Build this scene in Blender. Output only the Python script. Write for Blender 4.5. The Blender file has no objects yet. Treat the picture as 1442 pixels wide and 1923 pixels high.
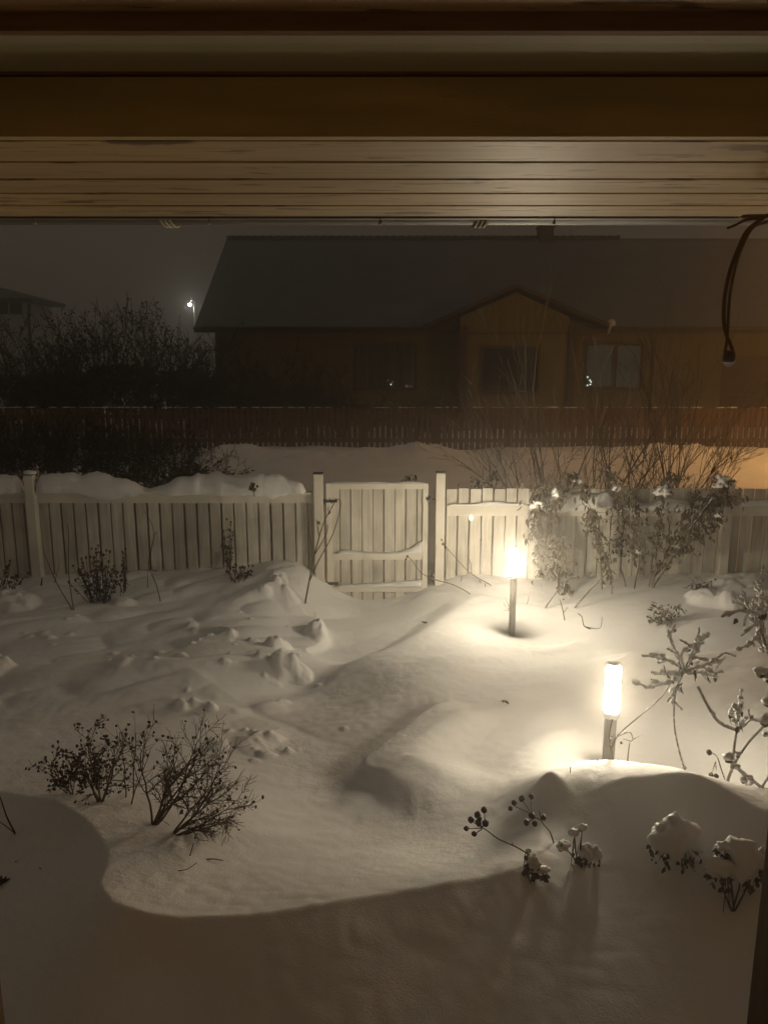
import bpy, bmesh, math, random
import numpy as np
from mathutils import Vector, Matrix, noise as mnoise

# ------------------------------------------------------------------ camera
CZ = 2.35; PITCH = math.radians(11.3); F = 1445.0; CX = 721.0; CY = 961.5
sc = bpy.context.scene
C = sc.collection
cam_d = bpy.data.cameras.new('camera'); cam = bpy.data.objects.new('camera', cam_d); C.objects.link(cam)
cam.location = (0, 0, CZ); cam.rotation_euler = (math.pi/2 - PITCH, 0, 0)
cam_d.sensor_fit = 'VERTICAL'; cam_d.sensor_height = 36.0; cam_d.lens = F/1923.0*36.0
cam_d.clip_start = 0.05; cam_d.clip_end = 600
sc.camera = cam

# ------------------------------------------------------------------ render / exposure
sc.render.engine = 'CYCLES'
sc.view_settings.view_transform = 'Standard'; sc.view_settings.look = 'None'
sc.view_settings.gamma = 1.0; sc.view_settings.exposure = 0.0
cy = sc.cycles
cy.max_bounces = 8; cy.diffuse_bounces = 4; cy.glossy_bounces = 2; cy.transmission_bounces = 4
cy.volume_bounces = 1; cy.transparent_max_bounces = 8
cy.use_denoising = True
cy.sample_clamp_indirect = 4.0
cy.caustics_reflective = False; cy.caustics_refractive = False

# ------------------------------------------------------------------ world: overcast night sky
LAMP_COL = (1.0, 0.84, 0.60)
w = bpy.data.worlds.new('World'); sc.world = w; w.use_nodes = True
nt = w.node_tree; nt.nodes.clear()
wo = nt.nodes.new('ShaderNodeOutputWorld'); bg = nt.nodes.new('ShaderNodeBackground')
tc = nt.nodes.new('ShaderNodeTexCoord'); sx = nt.nodes.new('ShaderNodeSeparateXYZ')
rp = nt.nodes.new('ShaderNodeValToRGB')
nz = nt.nodes.new('ShaderNodeTexNoise'); nz.inputs['Scale'].default_value = 2.2; nz.inputs['Detail'].default_value = 4
ad = nt.nodes.new('ShaderNodeMath'); ad.operation = 'MULTIPLY_ADD'; ad.inputs[1].default_value = 0.10
nt.links.new(tc.outputs['Generated'], sx.inputs[0]); nt.links.new(tc.outputs['Generated'], nz.inputs['Vector'])
nt.links.new(nz.outputs['Fac'], ad.inputs[0]); nt.links.new(sx.outputs['Z'], ad.inputs[2])
nt.links.new(ad.outputs[0], rp.inputs[0])
e = rp.color_ramp.elements
e[0].position = 0.03; e[0].color = (0.033, 0.027, 0.018, 1)
e[1].position = 0.85; e[1].color = (0.085, 0.071, 0.054, 1)
m_ = e.new(0.22); m_.color = (0.044, 0.034, 0.025, 1)
nt.links.new(rp.outputs[0], bg.inputs['Color']); bg.inputs['Strength'].default_value = 1.0
nt.links.new(bg.outputs[0], wo.inputs['Surface'])
# No sun: night. The light comes from the garden lamps, the street lamps and the glowing overcast.

# ------------------------------------------------------------------ helpers
def ray(px, py):
    rx = (px-CX)/F; ry = -(py-CY)/F
    return Vector((rx, math.cos(PITCH)+ry*math.sin(PITCH), -math.sin(PITCH)+ry*math.cos(PITCH)))
def at(px, py, Y):
    d = ray(px, py); t = Y/d.y
    return Vector((d.x*t, Y, CZ+d.z*t))
def atz(px, py, z):
    d = ray(px, py); t = (z-CZ)/d.z
    return Vector((d.x*t, d.y*t, z))

class MB:
    def __init__(s): s.v = []; s.f = []; s.sm = []
    def box(s, x0, x1, y0, y1, z0, z1, mat=None):
        b = len(s.v)
        for z in (z0, z1):
            for (x, y) in ((x0, y0), (x1, y0), (x1, y1), (x0, y1)):
                p = Vector((x, y, z)); s.v.append(tuple(mat @ p if mat else p))
        for q in ((0, 3, 2, 1), (4, 5, 6, 7), (0, 1, 5, 4), (1, 2, 6, 5), (2, 3, 7, 6), (3, 0, 4, 7)):
            s.f.append(tuple(b+i for i in q)); s.sm.append(False)
        return s
    def quadprism(s, pts, dy):      # polygon (list of 3-vectors) extruded along +Y by dy
        b = len(s.v); n = len(pts)
        for p in pts: s.v.append(tuple(p))
        for p in pts: s.v.append((p[0], p[1]+dy, p[2]))
        s.f.append(tuple(b+i for i in range(n))); s.sm.append(False)
        s.f.append(tuple(b+n+i for i in reversed(range(n)))); s.sm.append(False)
        for i in range(n):
            j = (i+1) % n; s.f.append((b+j, b+i, b+n+i, b+n+j)); s.sm.append(False)
        return s
    def tube(s, pts, rad, sides=5, cap=True):
        n = len(pts); b = len(s.v)
        pts = [Vector(p) for p in pts]
        if not hasattr(rad, '__len__'): rad = [rad]*n
        d = (pts[1]-pts[0]).normalized()
        u = d.orthogonal().normalized()
        for i, p in enumerate(pts):
            if i == 0: t = pts[1]-pts[0]
            elif i == n-1: t = pts[-1]-pts[-2]
            else: t = pts[i+1]-pts[i-1]
            t = t.normalized()
            u = (u - t*u.dot(t))
            u = u.normalized() if u.length > 1e-6 else t.orthogonal().normalized()
            w_ = t.cross(u)
            for k in range(sides):
                a = 2*math.pi*k/sides
                q = p+(u*math.cos(a)+w_*math.sin(a))*rad[i]; s.v.append((q.x, q.y, q.z))
        for i in range(n-1):
            for k in range(sides):
                k2 = (k+1) % sides
                s.f.append((b+i*sides+k, b+i*sides+k2, b+(i+1)*sides+k2, b+(i+1)*sides+k)); s.sm.append(True)
        if cap:
            s.f.append(tuple(b+k for k in reversed(range(sides)))); s.sm.append(False)
            s.f.append(tuple(b+(n-1)*sides+k for k in range(sides))); s.sm.append(False)
        return s
    def lathe(s, c, prof, n=24):    # prof: (r, z) from bottom to top
        c = Vector(c); b = len(s.v); m = len(prof)
        for (r, z) in prof:
            for k in range(n):
                a = 2*math.pi*k/n; s.v.append((c.x+r*math.cos(a), c.y+r*math.sin(a), c.z+z))
        for i in range(m-1):
            for k in range(n):
                k2 = (k+1) % n
                s.f.append((b+i*n+k, b+i*n+k2, b+(i+1)*n+k2, b+(i+1)*n+k)); s.sm.append(True)
        s.f.append(tuple(b+k for k in reversed(range(n)))); s.sm.append(False)
        s.f.append(tuple(b+(m-1)*n+k for k in range(n))); s.sm.append(False)
        return s
    def blob(s, c, rx, ry, rz, seed=0, amp=0.25, sub=2, flat=None, fr=1.6):
        t = ICO[sub]; b = len(s.v); c = Vector(c)
        for v in t[0]:
            n_ = mnoise.noise(Vector(v)*fr+Vector((seed*3.17, seed*1.3, seed*.7)))
            k = 1+amp*n_*1.6
            z = v[2]*rz*k
            if flat is not None and z < 0: z *= flat
            s.v.append((c.x+v[0]*rx*k, c.y+v[1]*ry*k, c.z+z))
        for f in t[1]: s.f.append(tuple(b+i for i in f)); s.sm.append(True)
        return s
    def leaf(s, p, d, n, L, W, fold=.25, curl=.2):
        d = d.normalized(); n = (n-d*n.dot(d))
        n = n.normalized() if n.length > 1e-5 else d.orthogonal().normalized()
        q = d.cross(n); b = len(s.v)
        pr = ((0, 0), (.25, .8), (.55, 1.0), (.82, .5), (1, 0))
        for t, wd in pr:
            c = p+d*L*t+n*(-curl*L*t*t)
            if wd == 0: s.v.append(tuple(c))
            else:
                s.v.append(tuple(c)); s.v.append(tuple(c+q*W*.5*wd+n*fold*W*wd*.5)); s.v.append(tuple(c-q*W*.5*wd+n*fold*W*wd*.5))
        # 0 | 1,2,3 | 4,5,6 | 7,8,9 | 10
        F_ = [(0, 2, 1), (0, 1, 3), (1, 2, 5, 4), (1, 4, 6, 3), (4, 5, 8, 7), (4, 7, 9, 6), (7, 8, 10), (7, 10, 9)]
        for f in F_: s.f.append(tuple(b+i for i in f)); s.sm.append(True)
        return s
    def build(s, name, mat, parent=None, loc=None):
        me = bpy.data.meshes.new(name)
        vs = s.v
        o = bpy.data.objects.new(name, me); C.objects.link(o)
        if parent is not None:
            pl = parent.matrix_world if False else None
            off = WLOC.get(parent.name, (0, 0, 0))
            vs = [(x-off[0], y-off[1], z-off[2]) for x, y, z in vs]
            o.parent = parent; WLOC[o.name] = off
        elif loc is not None:
            vs = [(x-loc[0], y-loc[1], z-loc[2]) for x, y, z in vs]
            o.location = loc; WLOC[o.name] = tuple(loc)
        me.from_pydata(vs, [], s.f)
        me.polygons.foreach_set('use_smooth', s.sm)
        me.materials.append(mat); me.update()
        return o
WLOC = {}
ICO = {}
for sub in (1, 2, 3):
    b_ = bmesh.new(); bmesh.ops.create_icosphere(b_, subdivisions=sub, radius=1)
    ICO[sub] = ([tuple(v.co) for v in b_.verts], [tuple(v.index for v in f.verts) for f in b_.faces]); b_.free()

def tag(o, label=None, cat=None, group=None, kind=None):
    if label: o['label'] = label
    if cat: o['category'] = cat
    if group: o['group'] = group
    if kind: o['kind'] = kind
    return o
def thing(name, loc, label, cat, group=None):
    o = bpy.data.objects.new(name, None); C.objects.link(o); o.location = loc
    o.empty_display_size = .1
    WLOC[o.name] = tuple(loc)
    return tag(o, label, cat, group)
def copy_tree(o, parent=None):
    c = o.copy(); C.objects.link(c)
    if parent is not None: c.parent = parent
    for ch in list(o.children): copy_tree(ch, c)
    return c

# ------------------------------------------------------------------ materials
def mat(name, col, rough=.6, spec=.3, var=.0, vscale=5, vstretch=(1, 1, 1), bump=0, bscale=40, col2=None, emit=None, estr=0, metal=0, bdist=.01, det=5):
    m = bpy.data.materials.new(name); m.use_nodes = True
    n = m.node_tree; p = n.nodes['Principled BSDF']
    p.inputs['Base Color'].default_value = (*col, 1); p.inputs['Roughness'].default_value = rough
    p.inputs['Specular IOR Level'].default_value = spec; p.inputs['Metallic'].default_value = metal
    tcn = n.nodes.new('ShaderNodeTexCoord'); mp = n.nodes.new('ShaderNodeMapping'); mp.inputs['Scale'].default_value = vstretch
    n.links.new(tcn.outputs['Object'], mp.inputs[0])
    if var > 0 or col2:
        t = n.nodes.new('ShaderNodeTexNoise'); t.inputs['Scale'].default_value = vscale; t.inputs['Detail'].default_value = det
        n.links.new(mp.outputs[0], t.inputs['Vector'])
        r = n.nodes.new('ShaderNodeValToRGB'); n.links.new(t.outputs['Fac'], r.inputs[0])
        c2 = col2 if col2 else tuple(c*(1-var) for c in col)
        r.color_ramp.elements[0].position = .35; r.color_ramp.elements[0].color = (*c2, 1)
        r.color_ramp.elements[1].position = .65; r.color_ramp.elements[1].color = (*col, 1)
        n.links.new(r.outputs[0], p.inputs['Base Color'])
    if bump > 0:
        t2 = n.nodes.new('ShaderNodeTexNoise'); t2.inputs['Scale'].default_value = bscale; t2.inputs['Detail'].default_value = 4
        n.links.new(mp.outputs[0], t2.inputs['Vector'])
        bn = n.nodes.new('ShaderNodeBump'); bn.inputs['Strength'].default_value = bump; bn.inputs['Distance'].default_value = bdist
        n.links.new(t2.outputs['Fac'], bn.inputs['Height']); n.links.new(bn.outputs[0], p.inputs['Normal'])
    if emit:
        p.inputs['Emission Color'].default_value = (*emit, 1); p.inputs['Emission Strength'].default_value = estr
    return m

def snow_mat(name, rough_patch=True):
    m = bpy.data.materials.new(name); m.use_nodes = True
    n = m.node_tree; p = n.nodes['Principled BSDF']; L = n.links.new
    p.inputs['Roughness'].default_value = .55; p.inputs['Specular IOR Level'].default_value = .25
    g = n.nodes.new('ShaderNodeNewGeometry')
    def noise(sc_, det=3, vec=None):
        t = n.nodes.new('ShaderNodeTexNoise'); t.inputs['Scale'].default_value = sc_; t.inputs['Detail'].default_value = det
        L(vec or g.outputs['Position'], t.inputs['Vector']); return t
    def math_(op, a, b=None, c=None):
        q = n.nodes.new('ShaderNodeMath'); q.operation = op
        for i, v in enumerate((a, b, c)):
            if v is None: continue
            if isinstance(v, (int, float)): q.inputs[i].default_value = v
            else: L(v, q.inputs[i])
        return q.outputs[0]
    big = noise(1.1, 2); r = n.nodes.new('ShaderNodeValToRGB'); L(big.outputs['Fac'], r.inputs[0])
    r.color_ramp.elements[0].position = .3; r.color_ramp.elements[0].color = (.80, .81, .82, 1)
    r.color_ramp.elements[1].position = .7; r.color_ramp.elements[1].color = (.89, .90, .91, 1)
    L(r.outputs[0], p.inputs['Base Color'])
    mask = n.nodes.new('ShaderNodeMapRange'); L(noise(.9, 2).outputs['Fac'], mask.inputs[0])
    mask.inputs[1].default_value = .48; mask.inputs[2].default_value = .62; mask.inputs[3].default_value = .25; mask.inputs[4].default_value = 1
    fine = noise(140, 2).outputs['Fac']; crust = noise(34, 4).outputs['Fac']
    h = math_('MULTIPLY_ADD', crust, mask.outputs[0], math_('MULTIPLY', fine, .28))
    bn = n.nodes.new('ShaderNodeBump'); bn.inputs['Strength'].default_value = .8; bn.inputs['Distance'].default_value = .007
    L(h, bn.inputs['Height']); L(bn.outputs[0], p.inputs['Normal'])
    # snow crystals: a few tiny glossy flakes
    vo = n.nodes.new('ShaderNodeTexVoronoi'); vo.inputs['Scale'].default_value = 75; L(g.outputs['Position'], vo.inputs['Vector'])
    s1 = n.nodes.new('ShaderNodeSeparateColor'); L(vo.outputs['Color'], s1.inputs[0])
    gl = math_('GREATER_THAN', s1.outputs[0], .985)
    ro = math_('MULTIPLY_ADD', gl, -.3, .85); L(ro, p.inputs['Roughness'])
    sp = math_('MULTIPLY_ADD', gl, .5, .04); L(sp, p.inputs['Specular IOR Level'])
    return m

def wood_mat(name, c1, c2, rough=.4, knots=True, spec=.4, sc_=1.0):
    m = bpy.data.materials.new(name); m.use_nodes = True
    n = m.node_tree; p = n.nodes['Principled BSDF']; L = n.links.new
    g = n.nodes.new('ShaderNodeNewGeometry')
    mp = n.nodes.new('ShaderNodeMapping'); mp.inputs['Scale'].default_value = (1.2*sc_, 22*sc_, 22*sc_); L(g.outputs['Position'], mp.inputs[0])
    t = n.nodes.new('ShaderNodeTexNoise'); t.inputs['Scale'].default_value = 1.6; t.inputs['Detail'].default_value = 6; t.inputs['Distortion'].default_value = .8
    L(mp.outputs[0], t.inputs['Vector'])
    r = n.nodes.new('ShaderNodeValToRGB'); L(t.outputs['Fac'], r.inputs[0])
    r.color_ramp.elements[0].position = .36; r.color_ramp.elements[0].color = (*c2, 1)
    r.color_ramp.elements[1].position = .60; r.color_ramp.elements[1].color = (*c1, 1)
    out = r.outputs[0]
    if knots:
        mp2 = n.nodes.new('ShaderNodeMapping'); mp2.inputs['Scale'].default_value = (1.7, 6.3, 6.3); L(g.outputs['Position'], mp2.inputs[0])
        v = n.nodes.new('ShaderNodeTexVoronoi'); v.inputs['Scale'].default_value = 1.0; L(mp2.outputs[0], v.inputs['Vector'])
        t3 = n.nodes.new('ShaderNodeTexNoise'); t3.inputs['Scale'].default_value = 30; L(g.outputs['Position'], t3.inputs['Vector'])
        a = n.nodes.new('ShaderNodeMath'); a.operation = 'MULTIPLY_ADD'; a.inputs[1].default_value = .14; L(t3.outputs['Fac'], a.inputs[0]); L(v.outputs['Distance'], a.inputs[2])
        k = n.nodes.new('ShaderNodeMapRange'); L(a.outputs[0], k.inputs[0])
        k.inputs[1].default_value = .17; k.inputs[2].default_value = .22; k.inputs[3].default_value = 1; k.inputs[4].default_value = 0
        mx = n.nodes.new('ShaderNodeMix'); mx.data_type = 'RGBA'; L(k.outputs[0], mx.inputs[0]); L(out, mx.inputs[6])
        mx.inputs[7].default_value = (c2[0]*.35, c2[1]*.28, c2[2]*.2, 1); out = mx.outputs[2]
        mp4 = n.nodes.new('ShaderNodeMapping'); mp4.inputs['Scale'].default_value = (5, 34, 34); L(g.outputs['Position'], mp4.inputs[0])
        v4 = n.nodes.new('ShaderNodeTexNoise'); v4.inputs['Scale'].default_value = 1.3; v4.inputs['Detail'].default_value = 3; L(mp4.outputs[0], v4.inputs['Vector'])
        k4 = n.nodes.new('ShaderNodeMapRange'); L(v4.outputs['Fac'], k4.inputs[0]); k4.inputs[1].default_value = .60; k4.inputs[2].default_value = .645; k4.inputs[3].default_value = 0; k4.inputs[4].default_value = .75
        m4 = n.nodes.new('ShaderNodeMix'); m4.data_type = 'RGBA'; L(k4.outputs[0], m4.inputs[0]); L(out, m4.inputs[6]); m4.inputs[7].default_value = (c2[0]*.3, c2[1]*.22, c2[2]*.15, 1); out = m4.outputs[2]
        v5 = n.nodes.new('ShaderNodeTexNoise'); v5.inputs['Scale'].default_value = 1.6; v5.inputs['Detail'].default_value = 3; L(g.outputs['Position'], v5.inputs['Vector'])
        k5 = n.nodes.new('ShaderNodeMapRange'); L(v5.outputs['Fac'], k5.inputs[0]); k5.inputs[1].default_value = .35; k5.inputs[2].default_value = .65; k5.inputs[3].default_value = .78; k5.inputs[4].default_value = 1.1
        m5 = n.nodes.new('ShaderNodeVectorMath'); m5.operation = 'SCALE'; L(out, m5.inputs[0]); L(k5.outputs[0], m5.inputs['Scale']); out = m5.outputs[0]
    L(out, p.inputs['Base Color']); p.inputs['Roughness'].default_value = rough; p.inputs['Specular IOR Level'].default_value = spec
    bn = n.nodes.new('ShaderNodeBump'); bn.inputs['Strength'].default_value = .25; bn.inputs['Distance'].default_value = .003
    L(t.outputs['Fac'], bn.inputs['Height']); L(bn.outputs[0], p.inputs['Normal'])
    return m

M = {}
M['snow'] = snow_mat('snow')
M['snow2'] = mat('clinging_snow', (.82, .83, .84), .6, .25, var=.06, vscale=6, bump=.5, bscale=45, bdist=.006)
M['pine'] = wood_mat('varnished_pine', (.58, .42, .205), (.46, .32, .145), .45)
M['pine2'] = wood_mat('rough_pine', (.52, .36, .20), (.26, .16, .08), .6)
M['beam'] = mat('painted_beam', (.60, .47, .20), .55, .3, var=.25, vscale=3, vstretch=(1, 8, 8), bump=.2, bscale=90)
M['beam2'] = mat('stained_beam', (.26, .15, .06), .6, .3, var=.3, vscale=6, vstretch=(1, 10, 10), bump=.2, bscale=90)
M['cladding'] = mat('pale_cladding', (.62, .52, .38), .6, .3, var=.1)
M['trim'] = mat('painted_trim', (.42, .38, .22), .5, .3, var=.12, vscale=2, vstretch=(1, 6, 6), bump=.1)
M['trim2'] = mat('light_trim', (.50, .44, .32), .5, .3, var=.1, vscale=3)
M['gutter'] = mat('gutter_metal', (.16, .14, .11), .45, .5, var=.2, vscale=5, bump=.1)
M['post'] = mat('stained_post', (.17, .11, .055), .5, .3, var=.3, vscale=4, vstretch=(10, 10, 1), bump=.2)
M['white'] = mat('white_paint', (.74, .71, .63), .55, .3, var=.16, vscale=3.5, bump=.25, bscale=60, bdist=.004)
def slat_mat():
    m = M['white'].copy(); m.name = 'white_slats'; n = m.node_tree; L = n.links.new; p = n.nodes['Principled BSDF']
    src = p.inputs['Base Color'].links[0].from_socket
    g = n.nodes.new('ShaderNodeNewGeometry'); k = n.nodes.new('ShaderNodeMapRange'); L(g.outputs['Random Per Island'], k.inputs[0]); k.inputs[3].default_value = .80; k.inputs[4].default_value = 1.06
    mp = n.nodes.new('ShaderNodeMapping'); mp.inputs['Scale'].default_value = (28, 28, 2.2); L(g.outputs['Position'], mp.inputs[0])
    t = n.nodes.new('ShaderNodeTexNoise'); t.inputs['Scale'].default_value = 1; t.inputs['Detail'].default_value = 5; L(mp.outputs[0], t.inputs['Vector'])
    k2 = n.nodes.new('ShaderNodeMapRange'); L(t.outputs['Fac'], k2.inputs[0]); k2.inputs[1].default_value = .3; k2.inputs[2].default_value = .62; k2.inputs[3].default_value = .74; k2.inputs[4].default_value = 1.03
    t3 = n.nodes.new('ShaderNodeTexNoise'); t3.inputs['Scale'].default_value = 2.4; t3.inputs['Detail'].default_value = 4; L(g.outputs['Position'], t3.inputs['Vector'])
    k3 = n.nodes.new('ShaderNodeMapRange'); L(t3.outputs['Fac'], k3.inputs[0]); k3.inputs[1].default_value = .36; k3.inputs[2].default_value = .56; k3.inputs[3].default_value = .80; k3.inputs[4].default_value = 1
    a = n.nodes.new('ShaderNodeMath'); a.operation = 'MULTIPLY'; L(k.outputs[0], a.inputs[0]); L(k2.outputs[0], a.inputs[1])
    a2 = n.nodes.new('ShaderNodeMath'); a2.operation = 'MULTIPLY'; L(a.outputs[0], a2.inputs[0]); L(k3.outputs[0], a2.inputs[1])
    v = n.nodes.new('ShaderNodeVectorMath'); v.operation = 'SCALE'; L(src, v.inputs[0]); L(a2.outputs[0], v.inputs['Scale']); L(v.outputs[0], p.inputs['Base Color'])
    return m
M['slats'] = slat_mat()
M['metal'] = mat('galvanised', (.45, .43, .40), .38, .5, metal=.7, var=.15, vscale=12, bump=.08)
M['dkmetal'] = mat('dark_metal', (.06, .055, .05), .5, .4, var=.3, vscale=8)
M['twig'] = mat('twig_bark', (.15, .112, .075), .8, .15, var=.4, vscale=14)
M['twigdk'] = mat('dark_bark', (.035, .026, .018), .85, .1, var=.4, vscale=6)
M['twiggy'] = mat('grey_bark', (.19, .16, .12), .8, .15, var=.35, vscale=10)
M['frost'] = mat('frosted_bark', (.46, .43, .38), .8, .15, var=.45, vscale=26)
M['leafdk'] = mat('withered_leaf', (.085, .062, .038), .7, .2, var=.4, vscale=20)
M['leafmd'] = mat('brown_leaf', (.15, .115, .08), .75, .2, var=.5, vscale=20)
M['leafgy'] = mat('frosted_leaf', (.15, .13, .095), .75, .2, var=.5, vscale=18)
M['hip'] = mat('dried_hip', (.060, .036, .024), .6, .3, var=.4, vscale=40)
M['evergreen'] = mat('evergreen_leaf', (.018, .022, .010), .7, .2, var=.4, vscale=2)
M['glow'] = mat('lamp_glow', (.9, .9, .85), .4, .3, emit=LAMP_COL, estr=325)
M['glow_near'] = mat('lamp_glow_nearer', (.9, .9, .85), .4, .3, emit=LAMP_COL, estr=132)
M['sodium'] = mat('sodium_glow', (.9, .9, .9), .4, emit=(1, .46, .12), estr=2100)
M['farlamp'] = mat('far_lamp_glow', (.9, .9, .9), .4, emit=(1, .98, .86), estr=60)
M['brownfence'] = mat('brown_stain', (.14, .075, .03), .75, .15, var=.35, vscale=3, vstretch=(4, 1, .6), bump=.1)
M['wall'] = mat('ochre_render', (.165, .135, .045), .85, .1, var=.12, vscale=2, bump=.2, bscale=20)
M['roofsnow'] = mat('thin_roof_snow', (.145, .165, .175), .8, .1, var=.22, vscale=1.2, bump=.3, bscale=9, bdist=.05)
M['rooftile'] = mat('roof_tiles', (.05, .045, .04), .7, .2, var=.3, vscale=6, bump=.3, bscale=20)
M['darkpaint'] = mat('dark_woodwork', (.055, .038, .024), .6, .2, var=.2, vscale=5)
M['garage'] = mat('garage_panel', (.075, .04, .022), .6, .2, var=.2, vscale=5)
M['glass'] = mat('window_glass', (.010, .011, .012), .08, .5)
M['curtain'] = mat('curtain', (.10, .12, .115), .8, .1, var=.5, vscale=9, vstretch=(6, 1, .3), emit=(.55, .70, .62), estr=.016)  # faint emission stands in for dim room light behind the curtains
M['tinylight'] = mat('tiny_light', (.8, .8, .8), .4, emit=(.9, 1, .85), estr=1.6)
M['farwall'] = mat('pale_wall', (.55, .54, .50), .8, .1, var=.1, vscale=2)
M['cord'] = mat('brown_cord', (.15, .08, .042), .45, .35, var=.3, vscale=20)
gm = bpy.data.materials.new('clear_ice'); gm.use_nodes = True
gp_ = gm.node_tree.nodes['Principled BSDF']; gp_.inputs['Base Color'].default_value = (.9, .9, .88, 1); gp_.inputs['Roughness'].default_value = .08
gp_.inputs['Transmission Weight'].default_value = .9; gp_.inputs['IOR'].default_value = 1.33
M['ice'] = gm

# ------------------------------------------------------------------ terrain
CT = []
def cY(px, py, Y): p = at(px, py, Y); CT.append((p.x, p.y, p.z))
def cZ(px, py, z): p = atz(px, py, z); CT.append((p.x, p.y, p.z))
for a in ((-150, 1085), (0, 1090), (100, 1082), (200, 1080), (300, 1077), (450, 1068), (560, 1062), (612, 1095), (650, 1124), (700, 1133), (760, 1124), (800, 1108), (850, 1090), (920, 1085),
          (1000, 1095), (1100, 1090), (1240, 1085), (1442, 1078), (1600, 1078)): cY(a[0], a[1], 7.93)
cY(965, 1193, 6.6); cY(1150, 1430, 3.9)
for a in ((-200, 1150, .0), (0, 1155, .0), (200, 1150, .0), (400, 1150, .0), (520, 1130, .02), (0, 1205, .02), (250, 1215, .0), (430, 1200, .02), (530, 1230, .06), (0, 1260, .07), (250, 1258, .08), (430, 1250, .07),
          (640, 1170, -.20), (620, 1230, -.17), (700, 1170, -.17), (560, 1290, -.10), (700, 1250, -.05), (850, 1180, -.05), (800, 1300, .02), (920, 1300, .02), (1060, 1200, -.06), (1100, 1150, -.03), (1250, 1200, -.05), (1400, 1180, .03),
          (1550, 1250, .05), (-100, 1330, .06), (0, 1400, .12), (200, 1380, .09), (350, 1380, .06), (480, 1370, .0), (600, 1380, -.02), (950, 1400, .09), (1030, 1350, .09), (1300, 1350, .08), (1442, 1400, .14),
          (800, 1450, .10), (620, 1480, .01), (720, 1540, .06), (560, 1600, .20), (800, 1600, .13), (450, 1520, .15), (300, 1480, .20), (150, 1460, .21),
          (0, 1485, .24), (-150, 1480, .24), (110, 1510, .30), (200, 1600, .40), (200, 1680, .46), (320, 1722, .44), (500, 1712, .40), (700, 1680, .345), (850, 1658, .305), (980, 1630, .27),
          (100, 1750, .54), (100, 1923, .60), (500, 1850, .54), (800, 1850, .42), (1000, 1750, .25), (1000, 1923, .15), (1250, 1923, .15), (1500, 1923, .15), (-300, 1923, .54),
          (900, 1540, .13), (960, 1500, .20), (900, 1450, .10), (960, 1440, .14), (1000, 1418, .15), (1030, 1462, .36), (1085, 1498, .33), (1160, 1462, .42), (1260, 1448, .50), (1350, 1482, .48), (1442, 1538, .45), (1600, 1600, .45),
          (1100, 1560, .31), (1250, 1560, .43), (1400, 1620, .42), (1250, 1720, .34), (1442, 1760, .32), (1100, 1680, .30),
          (1060, 1440, .22), (1030, 1400, .13)): cZ(*a)
cY(1110, 1429, 3.62); cY(1200, 1435, 3.75); cY(1330, 1480, 4.0)
CT = np.array(CT)
def rbf_fit(P, lam=.004):
    n = len(P); d = np.hypot(P[:, None, 0]-P[None, :, 0], P[:, None, 1]-P[None, :, 1])
    # biharmonic-like kernel
    K = d*d*np.log(d+1e-9)
    K[np.arange(n), np.arange(n)] = lam
    Q = np.c_[np.ones(n), P[:, :2]]
    A = np.block([[K, Q], [Q.T, np.zeros((3, 3))]])
    return np.linalg.solve(A, np.r_[P[:, 2], 0, 0, 0])
CW = rbf_fit(CT)
def rbf_eval(X, Y, T=None, W=None):
    T = CT if T is None else T; W = CW if W is None else W
    X = np.clip(X, -5.5, 5.5); Y = np.clip(Y, 1.7, 8.4)
    Z = W[-3]+W[-2]*X+W[-1]*Y
    for i in range(len(T)):
        d2 = (X-T[i, 0])**2+(Y-T[i, 1])**2+1e-12
        Z = Z+W[i]*.5*d2*np.log(d2)
    return Z
RS = np.random.RandomState(7)
def lattice(seed):
    r = np.random.RandomState(seed); return r.rand(256, 256)
LT = [lattice(i) for i in range(4)]
def vnoise(X, Y, s, k=0):
    x = X/s+100; y = Y/s+100
    xi = np.floor(x).astype(int); yi = np.floor(y).astype(int); fx = x-xi; fy = y-yi
    fx = fx**3*(fx*(fx*6-15)+10); fy = fy**3*(fy*(fy*6-15)+10)
    g = LT[k]
    a = g[xi % 256, yi % 256]; b = g[(xi+1) % 256, yi % 256]; c = g[xi % 256, (yi+1) % 256]; d = g[(xi+1) % 256, (yi+1) % 256]
    return (a*(1-fx)+b*fx)*(1-fy)+(c*(1-fx)+d*fx)*fy-.5
def sstep(a, b, x):
    t = np.clip((x-a)/(b-a), 0, 1); return t*t*(3-2*t)
def polydist(X, Y, pts):
    """distance to a polyline, side (+ = right of travel in plan), parameter along it"""
    best = np.full(X.shape, 1e9); side = np.zeros(X.shape); par = np.zeros(X.shape)
    tot = sum(math.dist(pts[i], pts[i+1]) for i in range(len(pts)-1)); acc = 0
    for i in range(len(pts)-1):
        ax, ay = pts[i]; bx, by = pts[i+1]; dx = bx-ax; dy = by-ay; L2 = dx*dx+dy*dy
        t = np.clip(((X-ax)*dx+(Y-ay)*dy)/L2, 0, 1)
        d = np.hypot(X-ax-t*dx, Y-ay-t*dy)
        s = np.where((X-ax)*dy-(Y-ay)*dx >= 0, 1.0, -1.0)
        m = d < best
        best = np.where(m, d, best); side = np.where(m, s, side); par = np.where(m, (acc+t*math.sqrt(L2))/tot, par)
        acc += math.sqrt(L2)
    return best, side, par
def smooth_poly(P, n=6):
    out = []
    P = [P[0]]+list(P)+[P[-1]]
    for i in range(1, len(P)-2):
        p0, p1, p2, p3 = [np.array(q, float) for q in P[i-1:i+3]]
        for k in range(n):
            t = k/n
            out.append(tuple(.5*((2*p1)+(-p0+p2)*t+(2*p0-5*p1+4*p2-p3)*t*t+(-p0+3*p1-3*p2+p3)*t**3)))
    out.append(tuple(P[-2])); return out
def ppoly(px, z=0, n=5):
    return smooth_poly([tuple(atz(a[0], a[1], a[2] if len(a) > 2 else z).xy) for a in px], n)
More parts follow.
